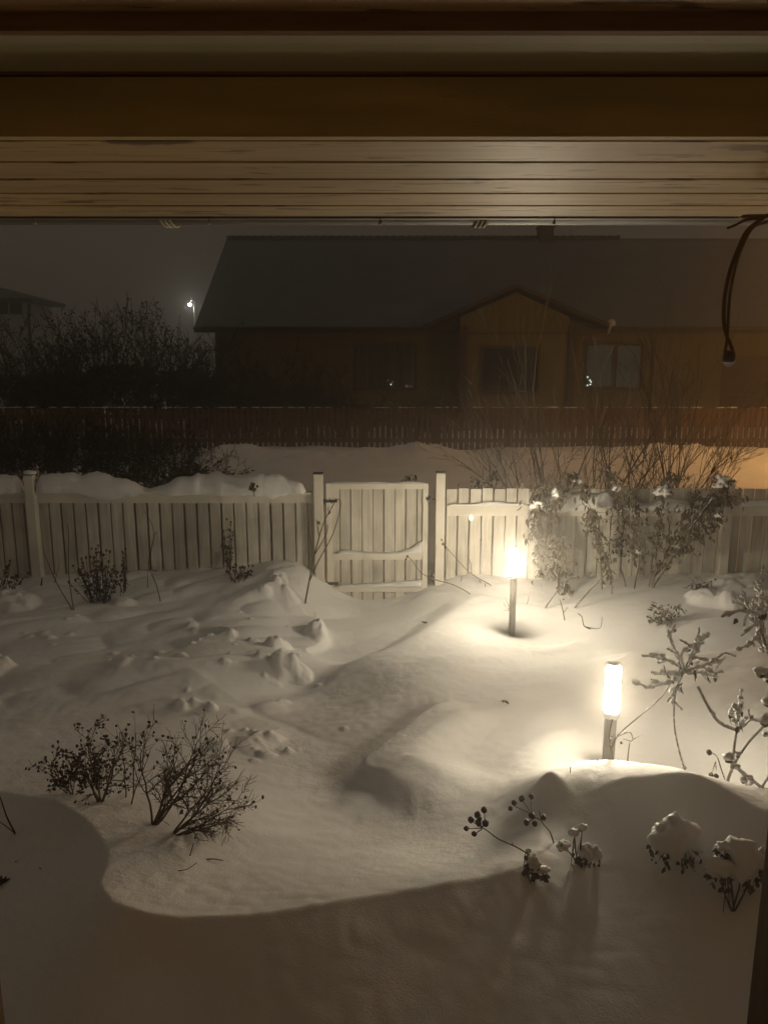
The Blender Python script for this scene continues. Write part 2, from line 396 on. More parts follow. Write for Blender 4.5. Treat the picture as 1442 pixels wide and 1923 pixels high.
LIP = ppoly(((-260, 1470, .22), (-100, 1478, .23), (0, 1488, .24), (110, 1512, .30), (180, 1560, .35), (206, 1610, .40), (192, 1660, .45), (222, 1702, .46), (320, 1722, .44), (500, 1712, .40), (700, 1680, .345), (850, 1658, .305), (980, 1630, .27),
             (1012, 1590, .28), (1015, 1530, .30), (1030, 1466, .36), (1085, 1494, .33), (1160, 1460, .42), (1260, 1447, .50), (1350, 1481, .48), (1442, 1537, .45), (1600, 1610, .45), (1900, 1700, .45)))
_bx = np.array([q[0] for q in LIP[::3]]); _by = np.array([q[1] for q in LIP[::3]]); _bz = rbf_eval(_bx, _by)
_n = [tuple(atz(*a)) for a in ((-150, 1600, .13), (0, 1600, .18), (100, 1600, .26), (0, 1750, .20), (110, 1750, .31), (0, 1923, .18), (-200, 1923, .12), (250, 1923, .28), (500, 1923, .23), (800, 1923, .15), (1000, 1923, .09), (1250, 1923, .04), (1500, 1923, .04),
      (300, 1810, .34), (500, 1815, .31), (800, 1790, .22), (1000, 1760, .16), (1100, 1600, .23), (1100, 1680, .17), (1170, 1560, .30), (1270, 1560, .35), (1260, 1640, .24), (1250, 1740, .15), (1420, 1640, .29), (1450, 1760, .14))]
NT = np.array(list(zip(_bx, _by, _bz))+_n); NW = rbf_fit(NT, .0005)
E2 = ppoly(((856, 1318, .02), (790, 1360, .03), (720, 1410, .05), (682, 1442, .06), (720, 1466, .07), (800, 1498, .09), (880, 1536, .12), (950, 1572, .15)))
E3 = ppoly(((880, 1122, -.05), (805, 1180, -.06), (700, 1235, -.06), (600, 1290, -.06), (480, 1330, 0)))
RIDGES = [  # (pixels, z, height, half width, skew: far side narrower)
    (ppoly(((-150, 1262), (0, 1256), (120, 1254), (250, 1250), (330, 1252), (430, 1240), (500, 1228)), .07), .055, .16),
    (ppoly(((250, 1338), (330, 1322), (420, 1322), (470, 1330)), .05), .03, .10),
    (ppoly(((440, 1420), (480, 1395), (505, 1375)), .02), .05, .07),
    (ppoly(((-100, 1180), (60, 1168), (180, 1160)), .0), .03, .15),
    (ppoly(((600, 1140), (606, 1170), (580, 1190), (560, 1200)), .0), .07, .09),
    (ppoly(((470, 1120), (520, 1112), (560, 1120)), .05), .05, .09),
    (ppoly(((380, 1180), (430, 1185), (436, 1205)), .0), .04, .06),
    (ppoly(((990, 1215), (1060, 1212), (1090, 1200)), -.03), .04, .10),
    (ppoly(((1130, 1240), (1200, 1225), (1300, 1232), (1440, 1225)), .0), .045, .16),
    (ppoly(((470, 1330), (500, 1322), (530, 1312)), .0), .03, .07),
    (ppoly(((970, 1420), (1030, 1395), (1090, 1372), (1130, 1365)), .1), .022, .17),
]
LUMPS = []   # (x, y, radius, height, sharp)
def lump(px, py, z, r, h): p = atz(px, py, z); LUMPS.append((p.x, p.y, r, h))
for a in ((28, 1138, .0, .17, .17), (-20, 1128, .0, .2, .12), (-5, 1262, .05, .13, .14), (535, 1250, 0, .15, .13), (520, 1212, .0, .11, .12), (562, 1262, -.05, .10, .08), (595, 1165, -.03, .10, .10), (520, 1106, .03, .13, .08),
          (545, 1118, .03, .09, .05), (500, 1122, .03, .07, .06), (358, 1175, .0, .06, .06), (395, 1200, .0, .05, .03), (340, 1332, .05, .07, .05), (365, 1326, .05, .05, .05), (398, 1332, .05, .045, .06), (418, 1408, .05, .055, .05),
          (410, 1430, .05, .04, .03), (515, 1395, .0, .06, .05), (500, 1430, .0, .05, .04), (340, 1240, .06, .05, .03), (222, 1255, .06, .10, .04), (475, 1205, .0, .06, .05), (1325, 1140, .0, .16, .16), (1375, 1150, .0, .12, .12), (1400, 1110, .0, .3, .12),
          (530, 1320, -.04, .06, .03), (1035, 1395, .05, .1, .012), (440, 1330, .05, .03, .02), (490, 1245, 0, .05, .05), (235, 1135, 0, .12, .05),
          (450, 1150, .0, .03, .02), (470, 1160, .0, .025, .02), (375, 1212, 0, .03, .02), (300, 1228, .05, .04, .02)): lump(*a)

_r = random.Random(77)
for _ in range(60):
    px_, py_ = _r.choice(((530, 1250), (520, 1212), (595, 1165), (520, 1110), (400, 1190), (350, 1330), (430, 1410), (500, 1390), (460, 1230), (250, 1250), (120, 1190)))
    lump(px_+_r.gauss(0, 38), py_+_r.gauss(0, 17), .0, _r.uniform(.02, .045), _r.uniform(.01, .03))
def terrain(X, Y):
    Z = rbf_eval(X, Y)
    # the hollow scooped by the wind in front of the porch, with a sharp lip
    d, s, t = polydist(X, Y, LIP); w_ = sstep(-.006, .022, d*s)
    Z = Z*(1-w_)+rbf_eval(X, Y, NT, NW)*w_
    near = (1-sstep(8.2, 9.2, Y))
    # wind-worked surface: long undulations, finer ripples
    U = X*.86+Y*.5; V = -X*.5+Y*.86
    Z = Z+near*(.045*vnoise(U*.55, V, .55, 0)+.022*vnoise(U*.5, V, .24, 1)*sstep(2.3, 3.2, Y)*(1-.6*sstep(-.5, 1.5, X))+.010*vnoise(U*.4, V, .10, 2)*sstep(2.3, 3.5, Y)+.0035*vnoise(X, Y, .05, 3)+.008*np.abs(vnoise(X*.8, Y, .07, 1))*sstep(.05, .25, vnoise(X, Y, .8, 2)))
    # left-hand garden is rougher, trodden and refrozen
    rgh = sstep(.2, -1.2, X)*sstep(4.2, 5.2, Y)*near
    a = np.abs(vnoise(U, V*1.7, .42, 2)); Z = Z+rgh*(.06*a-.012)
    for P, h, wd in RIDGES:
        d, s, t = polydist(X, Y, P)
        f = np.sin(np.clip(t, 0.02, .98)*math.pi)**.5
        wd2 = np.where(s > 0, wd*1.5, wd*.55)     # steep on the far side
        Z = Z+h*f*np.exp(-(d/wd2)**2)
    for lx, ly, r, h in LUMPS:
        d = np.hypot(X-lx, Y-ly)
        if True:
            wx = vnoise(X+lx, Y+ly, r*1.3+.01, 1); wy = vnoise(X+ly, Y+lx, r*.55+.01, 2)
            q = d/r*(1+.8*wx+.35*wy)
            f = np.clip(1.25*(1-q*q), 0, None); f = f/(1+f**4)**.25
            Z = Z+h*.75*f*(1+.35*wy+.35*vnoise(X, Y, r*.25+.005, 3)+.22*vnoise(X, Y, r*.12+.004, 1))
    # banks
    d, s, t = polydist(X, Y, E2); sd = d*s        # travel down-left then right: plateau lies left of travel
    hgt = .062*sstep(0, .15, t)*(1-sstep(.62, .98, t))
    wdt = .045+.20*sstep(.48, .8, t)
    fade = 1-sstep(.16, .48, d)
    Z = Z+fade*hgt*(1-sstep(-wdt*.2, wdt, sd))
    d, s, t = polydist(X, Y, E3); sd = d*s
    fade = (1-sstep(.5, 1.1, d))*np.sin(np.clip(t, 0, 1)*math.pi)**.5
    Z = Z+fade*.10*((1-sstep(-.06, .28, sd))-.5)
    for (qx, qy, qz, rr_, hh) in ((1030, 1468, .36, .07, .05), (1300, 1495, .42, .10, .03)):
        p = atz(qx, qy, qz); Z = Z+hh*np.exp(-((X-p.x)**2+(Y-p.y)**2)/rr_**2)
    # hollow round the first lamp
    p = at(965, 1200, 6.6); d = np.hypot(X-p.x, Y-p.y); Z = Z-.035*np.exp(-(d/.14)**2)+.008*np.exp(-((d-.35)/.12)**2)
    p = at(1150, 1440, 3.9); d = np.hypot(X-p.x, Y-p.y); Z = Z-.07*np.exp(-(d/.10)**2)
    # beyond the white fence
    far = .06+.10*vnoise(X, Y, 1.8, 1)+.05*vnoise(X, Y, .6, 2)
    bank = np.exp(-((Y-17.6-.5*vnoise(X, Y*0, 2.0, 0))/1.1)**2)*(.22+.30*vnoise(X, Y*0, 1.1, 2)+.22*np.abs(vnoise(X, Y, .55, 3))+.08*vnoise(X, Y, .25, 1))*(1-.5*sstep(.5, 2, X)*(1-sstep(4.5, 6, X)))
    far = far+bank*sstep(-9, -7, X)
    return Z*near+far*(1-near)

def axis(segs):
    out = [segs[0][0]]
    for a, b, st in segs:
        n = max(1, int(round((b-a)/st))); out += list(np.linspace(a, b, n+1)[1:])
    return np.array(out)
GX = axis([(-90, -20, 7), (-20, -8, .5), (-8, -4.4, .09), (-4.4, -1.6, .019), (-1.6, 2.2, .0125), (2.2, 4.4, .02), (4.4, 8, .09), (8, 20, .4), (20, 90, 7)])
GY = axis([(-12, 0, 1.0), (0, 1.6, .1), (1.6, 4.4, .0125), (4.4, 8.1, .018), (8.1, 9, .06), (9, 20, .10), (20, 60, 1.0), (60, 260, 10)])
gx, gy = np.meshgrid(GX, GY, indexing='ij')
gz = terrain(gx, gy)
nx, ny = gx.shape
def ground_z(x, y):
    i = int(np.clip(np.searchsorted(GX, x)-1, 0, nx-2)); j = int(np.clip(np.searchsorted(GY, y)-1, 0, ny-2))
    u = (x-GX[i])/(GX[i+1]-GX[i]); v = (y-GY[j])/(GY[j+1]-GY[j])
    return float((gz[i, j]*(1-u)+gz[i+1, j]*u)*(1-v)+(gz[i, j+1]*(1-u)+gz[i+1, j+1]*u)*v)
def gp(px, py, sink=.01):
    """where the view ray of a photo pixel meets the snow"""
    d = ray(px, py); p = None; t = 1.5
    while t < 45:
        x, y, z = d.x*t, d.y*t, CZ+d.z*t
        if z <= ground_z(x, y): return Vector((x, y, ground_z(x, y)-sink))
        t += .01
    return at(px, py, 8)
me = bpy.data.meshes.new('ground')
co = np.stack([gx, gy, gz], -1).reshape(-1, 3)
ii = np.arange(nx*ny).reshape(nx, ny)
qd = np.stack([ii[:-1, :-1], ii[1:, :-1], ii[1:, 1:], ii[:-1, 1:]], -1).reshape(-1, 4)
me.vertices.add(len(co)); me.vertices.foreach_set('co', co.ravel().astype(np.float32))
me.loops.add(qd.size); me.loops.foreach_set('vertex_index', qd.ravel().astype(np.int32))
me.polygons.add(len(qd)); me.polygons.foreach_set('loop_start', np.arange(0, qd.size, 4, dtype=np.int32))
me.update(calc_edges=True); me.polygons.foreach_set('use_smooth', np.ones(len(qd), bool)); me.validate()
me.materials.append(M['snow'])
go = bpy.data.objects.new('ground', me); C.objects.link(go)
tag(go, 'wind-drifted snow covering the garden and the lane beyond the fence', 'snow', kind='structure')

# ------------------------------------------------------------------ porch roof over the camera
H = CZ
pr = thing('porch_roof', (0, 1.2, H+.35), 'pine-boarded porch roof soffit with dark beams overhead', 'porch roof')
seams = [1.353, 1.497, 1.634, 1.770, 1.907, 2.052]
R = random.Random(3)
for i in range(5):
    y0, y1 = seams[i]+.0045, seams[i+1]-.0045
    b = MB(); dz = R.uniform(-.0008, .0008)
    z0 = H+.35+dz
    prof = [(y0, z0+.004), (y0+.004, z0), (y1-.004, z0), (y1, z0+.004), (y1, z0+.02), (y0, z0+.02)]
    n = len(prof); base = len(b.v); XS = np.linspace(-5, 5, 41)
    for x in XS:
        wv = .0009*math.sin(x*1.7+i*2.1)+.0007*math.sin(x*4.1+i)
        for (yy, zz) in prof: b.v.append((x, yy+wv, zz))
    for k in range(len(XS)-1):
        for q in range(n):
            q2 = (q+1) % n; b.f.append((k*n+q, k*n+q2, (k+1)*n+q2, (k+1)*n+q)); b.sm.append(False)
    b.build('soffit_board', M['pine'], pr)
b = MB(); b.box(-5, 5, 1.353, 2.06, H+.375, H+.40); b.build('board_backing', M['beam2'], pr)
b = MB(); b.box(-5, 5, 1.330, 1.350, H+.349, H+.437); b.build('beam', M['beam'], pr)
b = MB(); b.box(-5, 5, 1.300, 1.352, H+.440, H+.462)
b.build('beam', M['beam2'], pr)
b = MB(); b.box(-5, 5, 1.192, 1.303, H+.436, H+.52); b.build('beam', M['trim'], pr)
b = MB(); b.box(-5, 5, 1.164, 1.1915, H+.4345, H+.52); b.build('lit_edge_strip', M['trim2'], pr)  # lighter paint stands in for light on an angled edge
b = MB(); b.box(-5, 5, 1.150, 1.1635, H+.4350, H+.475); b.build('beam', M['beam2'], pr)
b = MB(); b.box(-5, 5, .9, 1.1495, H+.4585, H+.50); b.build('ceiling_board', M['pine2'], pr)
b = MB()
for k in range(9): b.box(-5, 5, .898-.2*(k+1)+.004, .898-.2*k, H+.4585, H+.50)
b.build('ceiling_board', M['pine2'], pr)
b = MB(); b.box(-5.2, 5.2, -.95, 2.25, H+.53, H+.60); b.build('roof_deck', M['beam2'], pr)
b = MB(); b.box(-5.2, 5.2, -.95, 2.3, H+.602, H+.85); b.build('roof_snow', M['snow2'], pr)
b = MB(); b.box(-5, 5, 2.062, 2.082, H+.348, H+.52); b.build('fascia', M['gutter'], pr)
# half-round gutter
b = MB(); cyy, czz, rr = 2.152, H+.412, .065
XS = np.linspace(-5, 5, 11); n = 12
for x in XS:
    for k in range(n+1):
        a = math.pi*k/n; b.v.append((x, cyy-rr*math.cos(a), czz-rr*math.sin(a)))
for k in range(len(XS)-1):
    for q in range(n):
        o_ = k*(n+1)+q; b.f.append((o_, o_+n+1, o_+n+2, o_+1)); b.sm.append(True)
b.tube([(-5, cyy-rr, czz), (5, cyy-rr, czz)], .006, 6); b.tube([(-5, cyy+rr, czz), (5, cyy+rr, czz)], .007, 6)
b.build('gutter', M['gutter'], pr)
for px, tilt in ((320, .03), (900, -.02), (-250, 0), (1480, 0)):
    p = at(px, 424, 2.15); b = MB()
    pts = []
    for k in range(9):
        a = math.pi*k/8; pts.append((p.x+tilt*(k/8-.5), cyy-(rr+.004)*math.cos(a), czz-(rr+.004)*math.sin(a)))
    for dx in (-.012, 0, .012): b.tube([(q[0]+dx, q[1], q[2]) for q in pts], .0045, 6)
    b.build('gutter_bracket', M['trim2'], pr)
for px in (66, 393, 714, 1040):
    p = at(px, 414, 2.07); b = MB(); b.tube([p+Vector((0, -.002, .012)), p+Vector((0, -.002, -.006))], .002, 6)
    b.blob(p+Vector((0, -.002, -.006)), .005, .005, .006, 1, .1, 1); b.build('screw', M['metal'], pr)
# porch post on the right
pt = at(1424, 1700, 1.02)
po = thing('porch_post', (pt.x, 1.02, -.1), 'dark brown wooden porch post at the right edge', 'post')
pw = MB()
x0 = at(1423.0, 1700, 1.12).x
pw.box(x0, x0+.10, 1.02, 1.12, -.1, H+.4580)
o = pw.build('post_shaft', M['post'], po)
bv = o.modifiers.new('bevel', 'BEVEL'); bv.width = .004; bv.segments = 2
xl_ = at(2.0, 1850, 1.12).x
pl_ = thing('porch_post', (xl_, 1.02, -.1), 'brown wooden porch post barely showing at the lower left edge', 'post')
b = MB(); b.box(xl_-.10, xl_, 1.02, 1.12, -.1, H+.4580); b.build('post_shaft', M['post'], pl_)
# the house wall behind the camera
hw = thing('house_wall', (0, -.9, 0), 'pale timber wall of the house behind the viewer', 'wall')
b = MB()
for k in range(24): b.box(-6, 6, -1.1, -.97+.004*(k % 2), -.2+k*.14, -.2+(k+1)*.14-.006)
b.build('cladding', M['cladding'], hw)

# ------------------------------------------------------------------ garden lamps
def bollard(px_head_top, px_head_bot, py_top, py_bot, base, Y, label, width, tilt=0, icy=False):
    pT = at(px_head_top, py_top, Y); pB = at(px_head_bot, py_bot, Y)
    x = (pT.x+pB.x)/2
    bz = ground_z(x, Y)-.25
    t = thing('garden_lamp', (x, Y, bz), label, 'lamp', 'lit bollard lamps in the snow')
    hB = pB.z; hT = pT.z; r = width/2; c = Vector((x, Y, 0))
    b = MB(); b.lathe((x, Y, 0), [(r*.93, hB), (r*.97, hB+.01), (r*.97, hB+(hT-hB)*.48), (r*.90, hB+(hT-hB)*.5), (r*.90, hT-.02), (r*.7, hT-.005), (r*.3, hT)], 28)
    b.build('lamp_shade', M['glow_near' if icy else 'glow'], t)
    b = MB(); b.lathe((x, Y, 0), [(r*.98, hB-.035), (r*1.02, hB-.03), (r*1.02, hB-.004), (r*.9, hB-.002)], 28); b.build('collar', M['metal'], t)
    b = MB()
    pr_ = .74*r
    b.lathe((x, Y, 0), [(pr_, bz), (pr_, hB-.036)], 24)
    b.tube([(x-pr_*.2, Y-pr_*.98, bz), (x-pr_*.2, Y-pr_*.98, hB-.04)], r*.10, 6)
    b.tube([(x+pr_*.62, Y-pr_*.80, bz), (x+pr_*.62, Y-pr_*.80, hB-.04)], r*.10, 6)
    b.tube([(x-pr_*.8, Y-pr_*.6, bz), (x-pr_*.8, Y-pr_*.6, hB-.04)], r*.10, 6)
    b.build('pole', M['metal'], t)
    if icy:
        b = MB()
        for k in range(5):
            b.blob((x+r*(.12 if k % 2 else -.05), Y-r*.92, hT-.035-.017*k), .006, .004, .012, k, .4, 1)
        b.build('dark_streak', M['twig'], t)  # small dark blobs down the upper front of the shade
        b = MB(); b.blob((x, Y, hT+.004), r*.8, r*.8, .010, 3, .25, 2, flat=.3); b.build('snow_cap', M['snow2'], t)
    return t
bollard(965.5, 964.5, 1031, 1078, None, 6.6, 'lit bollard lamp standing further off near the white fence', .080)
bollard(1151.5, 1148, 1248, 1334, None, 3.9, 'lit bollard lamp nearest the porch behind the right-hand snow mound', .088, icy=True)

# ------------------------------------------------------------------ white fence and gate
FY = 8.0
def fx(px, py=1000, Y=FY): return at(px, py, Y).x
def fz(py, Y=FY): return at(721, py, Y).z
def slat_panel(x0, x1, z0, z1, pitch, gap, yf, th, seed, topvar=.004):
    R = random.Random(seed); b = MB(); x = x0
    while x < x1-.02:
        wv = min(pitch-gap+R.uniform(-.007, .004), x1-x)
        l = R.uniform(-.0015, .0015)
        b.box(x+l, x+wv+l, yf+R.uniform(-.002, .004), yf+th, z0, z1+R.uniform(-topvar, topvar))
        x += pitch
    return b
def snow_ridge(x0, x1, y, z, depth, hfun, seed, droop=.02, n=None, nprof=14):
    """a cushion of snow lying along a rail, lumpy, with rounded ends"""
    b = MB(); n = n or max(12, int((x1-x0)/.03)); 
    for i in range(n+1):
        u = i/n; x = x0+(x1-x0)*u
        en = min(1, math.sqrt(max(0, 1-(1-min(u, 1-u)*(x1-x0)/.10)**2)) if min(u, 1-u)*(x1-x0) < .10 else 1)
        en = max(en, .05)
        h = max(.008, hfun(x))*en
        dp = depth*(.85+.35*mnoise.noise(Vector((x*2.2, seed, 0))))*(.5+.5*en)
        dr = droop*max(0, .35+1.6*mnoise.noise(Vector((x*1.9, seed+9, 3)))+.6*mnoise.noise(Vector((x*9, seed+9, 3))))
        for k in range(nprof):
            a = 2*math.pi*k/nprof
            cx_, sz = math.cos(a), math.sin(a)
            kx = 1+.16*mnoise.noise(Vector((x*5, cx_*1.5+seed, sz*1.5)))+.13*mnoise.noise(Vector((x*17, cx_*3+seed, sz*3)))
            zz = z+(h*sz*kx if sz > 0 else .006*sz-(dr if cx_ < -.2 else 0))
            yy = y+math.copysign(abs(cx_)**.7, cx_)*dp*kx
            b.v.append((x, yy, zz))
    for i in range(n):
        for k in range(nprof):
            k2 = (k+1) % nprof
            b.f.append((i*nprof+k, i*nprof+k2, (i+1)*nprof+k2, (i+1)*nprof+k)); b.sm.append(True)
    b.f.append(tuple(reversed(range(nprof)))); b.sm.append(True)
    b.f.append(tuple(n*nprof+k for k in range(nprof))); b.sm.append(True)
    return b

def fpost(px, pyt, parent, w=.095, Y=7.90):
    x = at(px, (pyt+1000)/2, Y).x; zt = at(px, pyt, Y).z
    b = MB(); b.box(x-w/2, x+w/2, Y, Y+.09, -.6, zt)
    o = b.build('post', M['white'], parent)
    bv = o.modifiers.new('bevel', 'BEVEL'); bv.width = .004; bv.segments = 2
    c = MB(); c.box(x-w/2-.004, x+w/2+.004, Y-.004, Y+.094, zt+.0005, zt+.012); c.build('post_cap', M['dkmetal'], parent)
    return x, zt
# left run
fl = thing('garden_fence', (fx(300), FY, 0), 'white slatted fence left of the gate with deep snow along its top rail', 'fence')
slat_panel(-6.8, fx(588), -.6, fz(922), .1305, .019, 8.0, .03, 1).build('slat_panel', M['slats'], fl)
slat_panel(-6.8-.065, fx(588), -.6, fz(926), .1305, .030, 8.075, .02, 2).build('gap_shading_slats', M['slats'], fl)  # second slat layer, added behind the front one to darken the gaps
b = MB(); b.box(-6.8, fx(588), 7.972, 7.997, fz(944), fz(927)); b.build('rail', M['white'], fl)
b = MB(); b.box(-6.8, fx(588), 7.93, 8.06, fz(927)+.001, fz(927)+.022); b.build('cap_board', M['white'], fl)
b = MB(); b.box(-6.8, fx(588), 7.972, 7.997, -.30, -.19); b.build('rail', M['white'], fl)
for px, py in ((57, 893), (598, 891)): fpost(px, py, fl)
fpost(-520, 893, fl)
zt = fz(927)+.024
def hl(x):
    return .175+.05*mnoise.noise(Vector((x*.9, 2.3, 0)))+.04*mnoise.noise(Vector((x*2.9, 7, 0)))+.025*mnoise.noise(Vector((x*9, 7, 0)))-.07*math.exp(-((x-fx(560, 915))/.16)**2)-.12*math.exp(-((x-fx(290, 915))/.22)**2)
s = snow_ridge(fx(70, 915), fx(575, 915), 8.0, zt, .115, hl, 2.0, .07).build('snow_on_rail', M['snow2'])
tag(s, 'long thick snow cushion on the fence rail left of the gate', 'snow')
s = snow_ridge(-6.6, fx(44, 915), 8.0, zt, .12, lambda x: .17+.04*mnoise.noise(Vector((x*1.5, 1, 4))), 5.0, .05).build('snow_on_rail', M['snow2'])
tag(s, 'snow cushion on the fence rail at the far left edge', 'snow')
b = MB(); pc = at(57, 891, 7.945); b.blob(pc+Vector((0, 0, .012)), .075, .07, .035, 2, .2, 2, flat=.2); s = b.build('snow_on_post', M['snow2'])
tag(s, 'small snow cap on the leftmost white fence post', 'snow')
# right run
fr = thing('garden_fence', (fx(1100), FY, 0), 'white slatted fence right of the gate behind the leafy shrub', 'fence')
xs0 = fx(838)
slat_panel(xs0, 7.2, -.6, fz(918), .1255, .015, 8.0, .03, 4, .006).build('slat_panel', M['slats'], fr)
b = MB(); b.box(xs0, 7.2, 7.970, 7.997, fz(968), fz(948)); b.build('rail', M['white'], fr)
b = MB(); b.box(xs0, 7.2, 7.972, 7.997, -.25, -.14); b.build('rail', M['white'], fr)
for px, py in ((827, 889), (1368, 905)): fpost(px, py, fr)
s = snow_ridge(fx(842), fx(985), 7.975, fz(948)+.004, .022, lambda x: .022+.03*mnoise.noise(Vector((x*3, 1, 1))), 8., .0).build('snow_on_rail', M['snow2'])
tag(s, 'thin snow line on the rail just right of the gate post', 'snow')
s = snow_ridge(fx(1012, 930), fx(1150, 930), 7.97, fz(950), .10, lambda x: .14+.05*mnoise.noise(Vector((x*4, 1, 7))), 9., .05).build('snow_on_rail', M['snow2'])
tag(s, 'snow heap on the fence top above the farther lamp, caught in the shrub', 'snow')
s = snow_ridge(fx(1160, 930), fx(1352, 930), 7.97, fz(952), .11, lambda x: .08+.11*mnoise.noise(Vector((x*3.1, 5, 7))), 3., .05).build('snow_on_rail', M['snow2'])
tag(s, 'uneven snow heap on the fence top left of the right-hand post', 'snow')
s = snow_ridge(fx(1385, 940), 6.8, 7.975, fz(948)+.004, .035, lambda x: .06+.03*mnoise.noise(Vector((x*3, 6, 1))), 1., .02).build('snow_on_rail', M['snow2'])
tag(s, 'snow strip on the fence rail at the right edge', 'snow')
# gate
g = thing('garden_gate', (fx(710), FY, -.3), 'white slatted garden gate half sunk in the snow hollow', 'gate')
gx0, gx1 = fx(614), fx(803)
ztop = fz(907)
slat_panel(gx0+.03, gx1-.03, -.55, fz(914), .1165, .0095, 8.0, .028, 9).build('slat_panel', M['slats'], g)
b = MB(); b.box(gx0, gx1, 7.968, 7.998, fz(918), ztop); b.build('gate_rail', M['white'], g)
b = MB(); b.box(gx0+.067, gx1-.057, 7.968, 7.998, fz(1050), fz(1038)); b.build('gate_rail', M['white'], g)
b = MB(); b.box(gx0+.067, gx1-.057, 7.966, 7.998, fz(1110), fz(1099)); b.build('gate_rail', M['white'], g)
b = MB(); b.box(gx0+.0, gx0+.065, 7.969, 7.999, -.5, fz(918)-.001); b.build('gate_stile', M['white'], g)
b = MB(); b.box(gx1-.055, gx1, 7.969, 7.999, -.5, fz(918)-.001); b.build('gate_stile', M['white'], g)
b = MB(); b.box(gx1-.02, gx1+.075, 7.955, 7.967, fz(938), fz(933)); b.tube([(gx1+.01, 7.95, fz(930)), (gx1+.01, 7.95, fz(942))], .010, 8); b.build('latch', M['dkmetal'], g)
for py in (940, 1094):
    b = MB(); b.box(gx0-.05, gx0+.12, 7.958, 7.9655, fz(py+2.5), fz(py-2.5)); b.tube([(gx0-.015, 7.955, fz(py+5)), (gx0-.015, 7.955, fz(py-5))], .009, 8); b.build('hinge', M['dkmetal'], g)
def wedge_snow(pts_top, zb, y0, y1, seed):
    b = MB(); n = len(pts_top)
    for i, (x, zt_) in enumerate(pts_top):
        for (yy, zz) in ((y0, zb), (y0+.003, zb+(zt_-zb)*.55), ((y0+y1)/2, zt_), (y1, zt_*.98+zb*.02), (y1, zb)): b.v.append((x, yy, zz))
    for i in range(n-1):
        for k in range(5):
            k2 = (k+1) % 5; b.f.append((i*5+k, i*5+k2, (i+1)*5+k2, (i+1)*5+k)); b.sm.append(True)
    b.f.append((4, 3, 2, 1, 0)); b.sm.append(True); b.f.append(tuple((n-1)*5+k for k in range(5))); b.sm.append(True)
    return b
def prof_px(lst, n=26):
    out = []
    xs = [a[0] for a in lst]; ys = [a[1] for a in lst]
    for i in range(n+1):
        px = xs[0]+(xs[-1]-xs[0])*i/n; py = float(np.interp(px, xs, ys)); p = at(px, py, 7.955); out.append((p.x, p.z+.002*math.sin(i*1.9)))
    return out
s = wedge_snow(prof_px(((633, 1039), (645, 1033), (680, 1037), (720, 1039), (750, 1037), (775, 1028), (790, 1017), (793, 1016))), fz(1038)+.001, 7.93, 7.998, 1).build('snow_on_gate', M['snow2'])
tag(s, 'snow wedge lying on the middle rail of the gate', 'snow')
s = wedge_snow(prof_px(((633, 1100), (650, 1099), (700, 1097), (740, 1094), (792, 1090))), fz(1099)+.001, 7.93, 7.998, 1).build('snow_on_gate', M['snow2'])
tag(s, 'snow lying on the lowest rail of the gate', 'snow')
s = snow_ridge(gx0+.03, gx1-.02, 8.0, ztop+.001, .022, lambda x: .014+.012*mnoise.noise(Vector((x*5, 6, 1))), 1., 0).build('snow_on_gate', M['snow2'])
tag(s, 'thin snow line on the top edge of the gate', 'snow')

# ------------------------------------------------------------------ branch generator
Z = Vector((0, 0, 1))
def rv(R): return Vector((R.gauss(0, 1), R.gauss(0, 1), R.gauss(0, 1))).normalized()
def grow(mb, p, d, L, r, lvl, R, up=.1, wig=.22, nb=3, spread=.8, ratio=.62, seg=5, sides=4, tips=None, rmin=.0009, segs=None, t0=.3):
    pts = [Vector(p)]; rad = [r]; dirs = [d.normalized()]; d = d.normalized()
    for i in range(seg):
        d = (d+rv(R)*wig+Z*up).normalized(); p = pts[-1]+d*(L/seg)
        pts.append(p); dirs.append(d); rad.append(max(rmin, r*(1-.62*(i+1)/seg)))
    mb.tube(pts, rad, sides if lvl > 0 else 3, cap=False)
    if segs is not None:
        for i in range(seg): segs.append((pts[i], pts[i+1], rad[i]))
    if tips is not None and lvl <= 0: tips.append((pts[-1], dirs[-1]))
    if lvl > 0:
        for k in range(nb):
            t = t0+(1-t0)*((k+R.random())/nb); i = min(seg, max(1, int(round(t*seg))))
            dd = (dirs[i]+rv(R)*spread).normalized()
            grow(mb, pts[i], dd, L*ratio*R.uniform(.7, 1.15), rad[i]*.68, lvl-1, R, up, wig, nb, spread, ratio, max(3, seg-1), sides, tips, rmin, segs, t0)
    return pts
def spx(lst, Y, n=4):
    """smoothed stem through photo pixels at depth Y (each item px,py[,dY])"""
    P = [tuple(at(a[0], a[1], Y+(a[2] if len(a) > 2 else 0))) for a in lst]
    return [Vector(q) for q in smooth_poly(P, n)]
def taper(n, r0, r1): return [r0+(r1-r0)*i/(n-1) for i in range(n)]
def snow_on(mb, segs, k=1.25, R=None, lumps=.0, mn=.003):
    """snow lying on the top of branch pieces"""
    for a, b_, r in segs:
        if R and R.random() < .25: continue
        h = (b_-a); hz = math.hypot(h.x, h.y)/max(1e-6, h.length)
        rr = max(mn, r*k)*(.55+.6*hz)
        off = Z*(r*.5+rr*.45)
        mid = (a+b_)/2+off*(1.15 if R else 1)
        mb.tube([a+off*.9, mid, b_+off*.9], [rr*.75, rr*(R.uniform(.9, 1.5) if R else 1), rr*.7], 5)
        if R and R.random() < lumps:
            s_ = R.uniform(1.5, 2.8)*rr; mb.blob(mid, s_*1.2, s_*1.2, s_, R.random()*50, .3, 1)

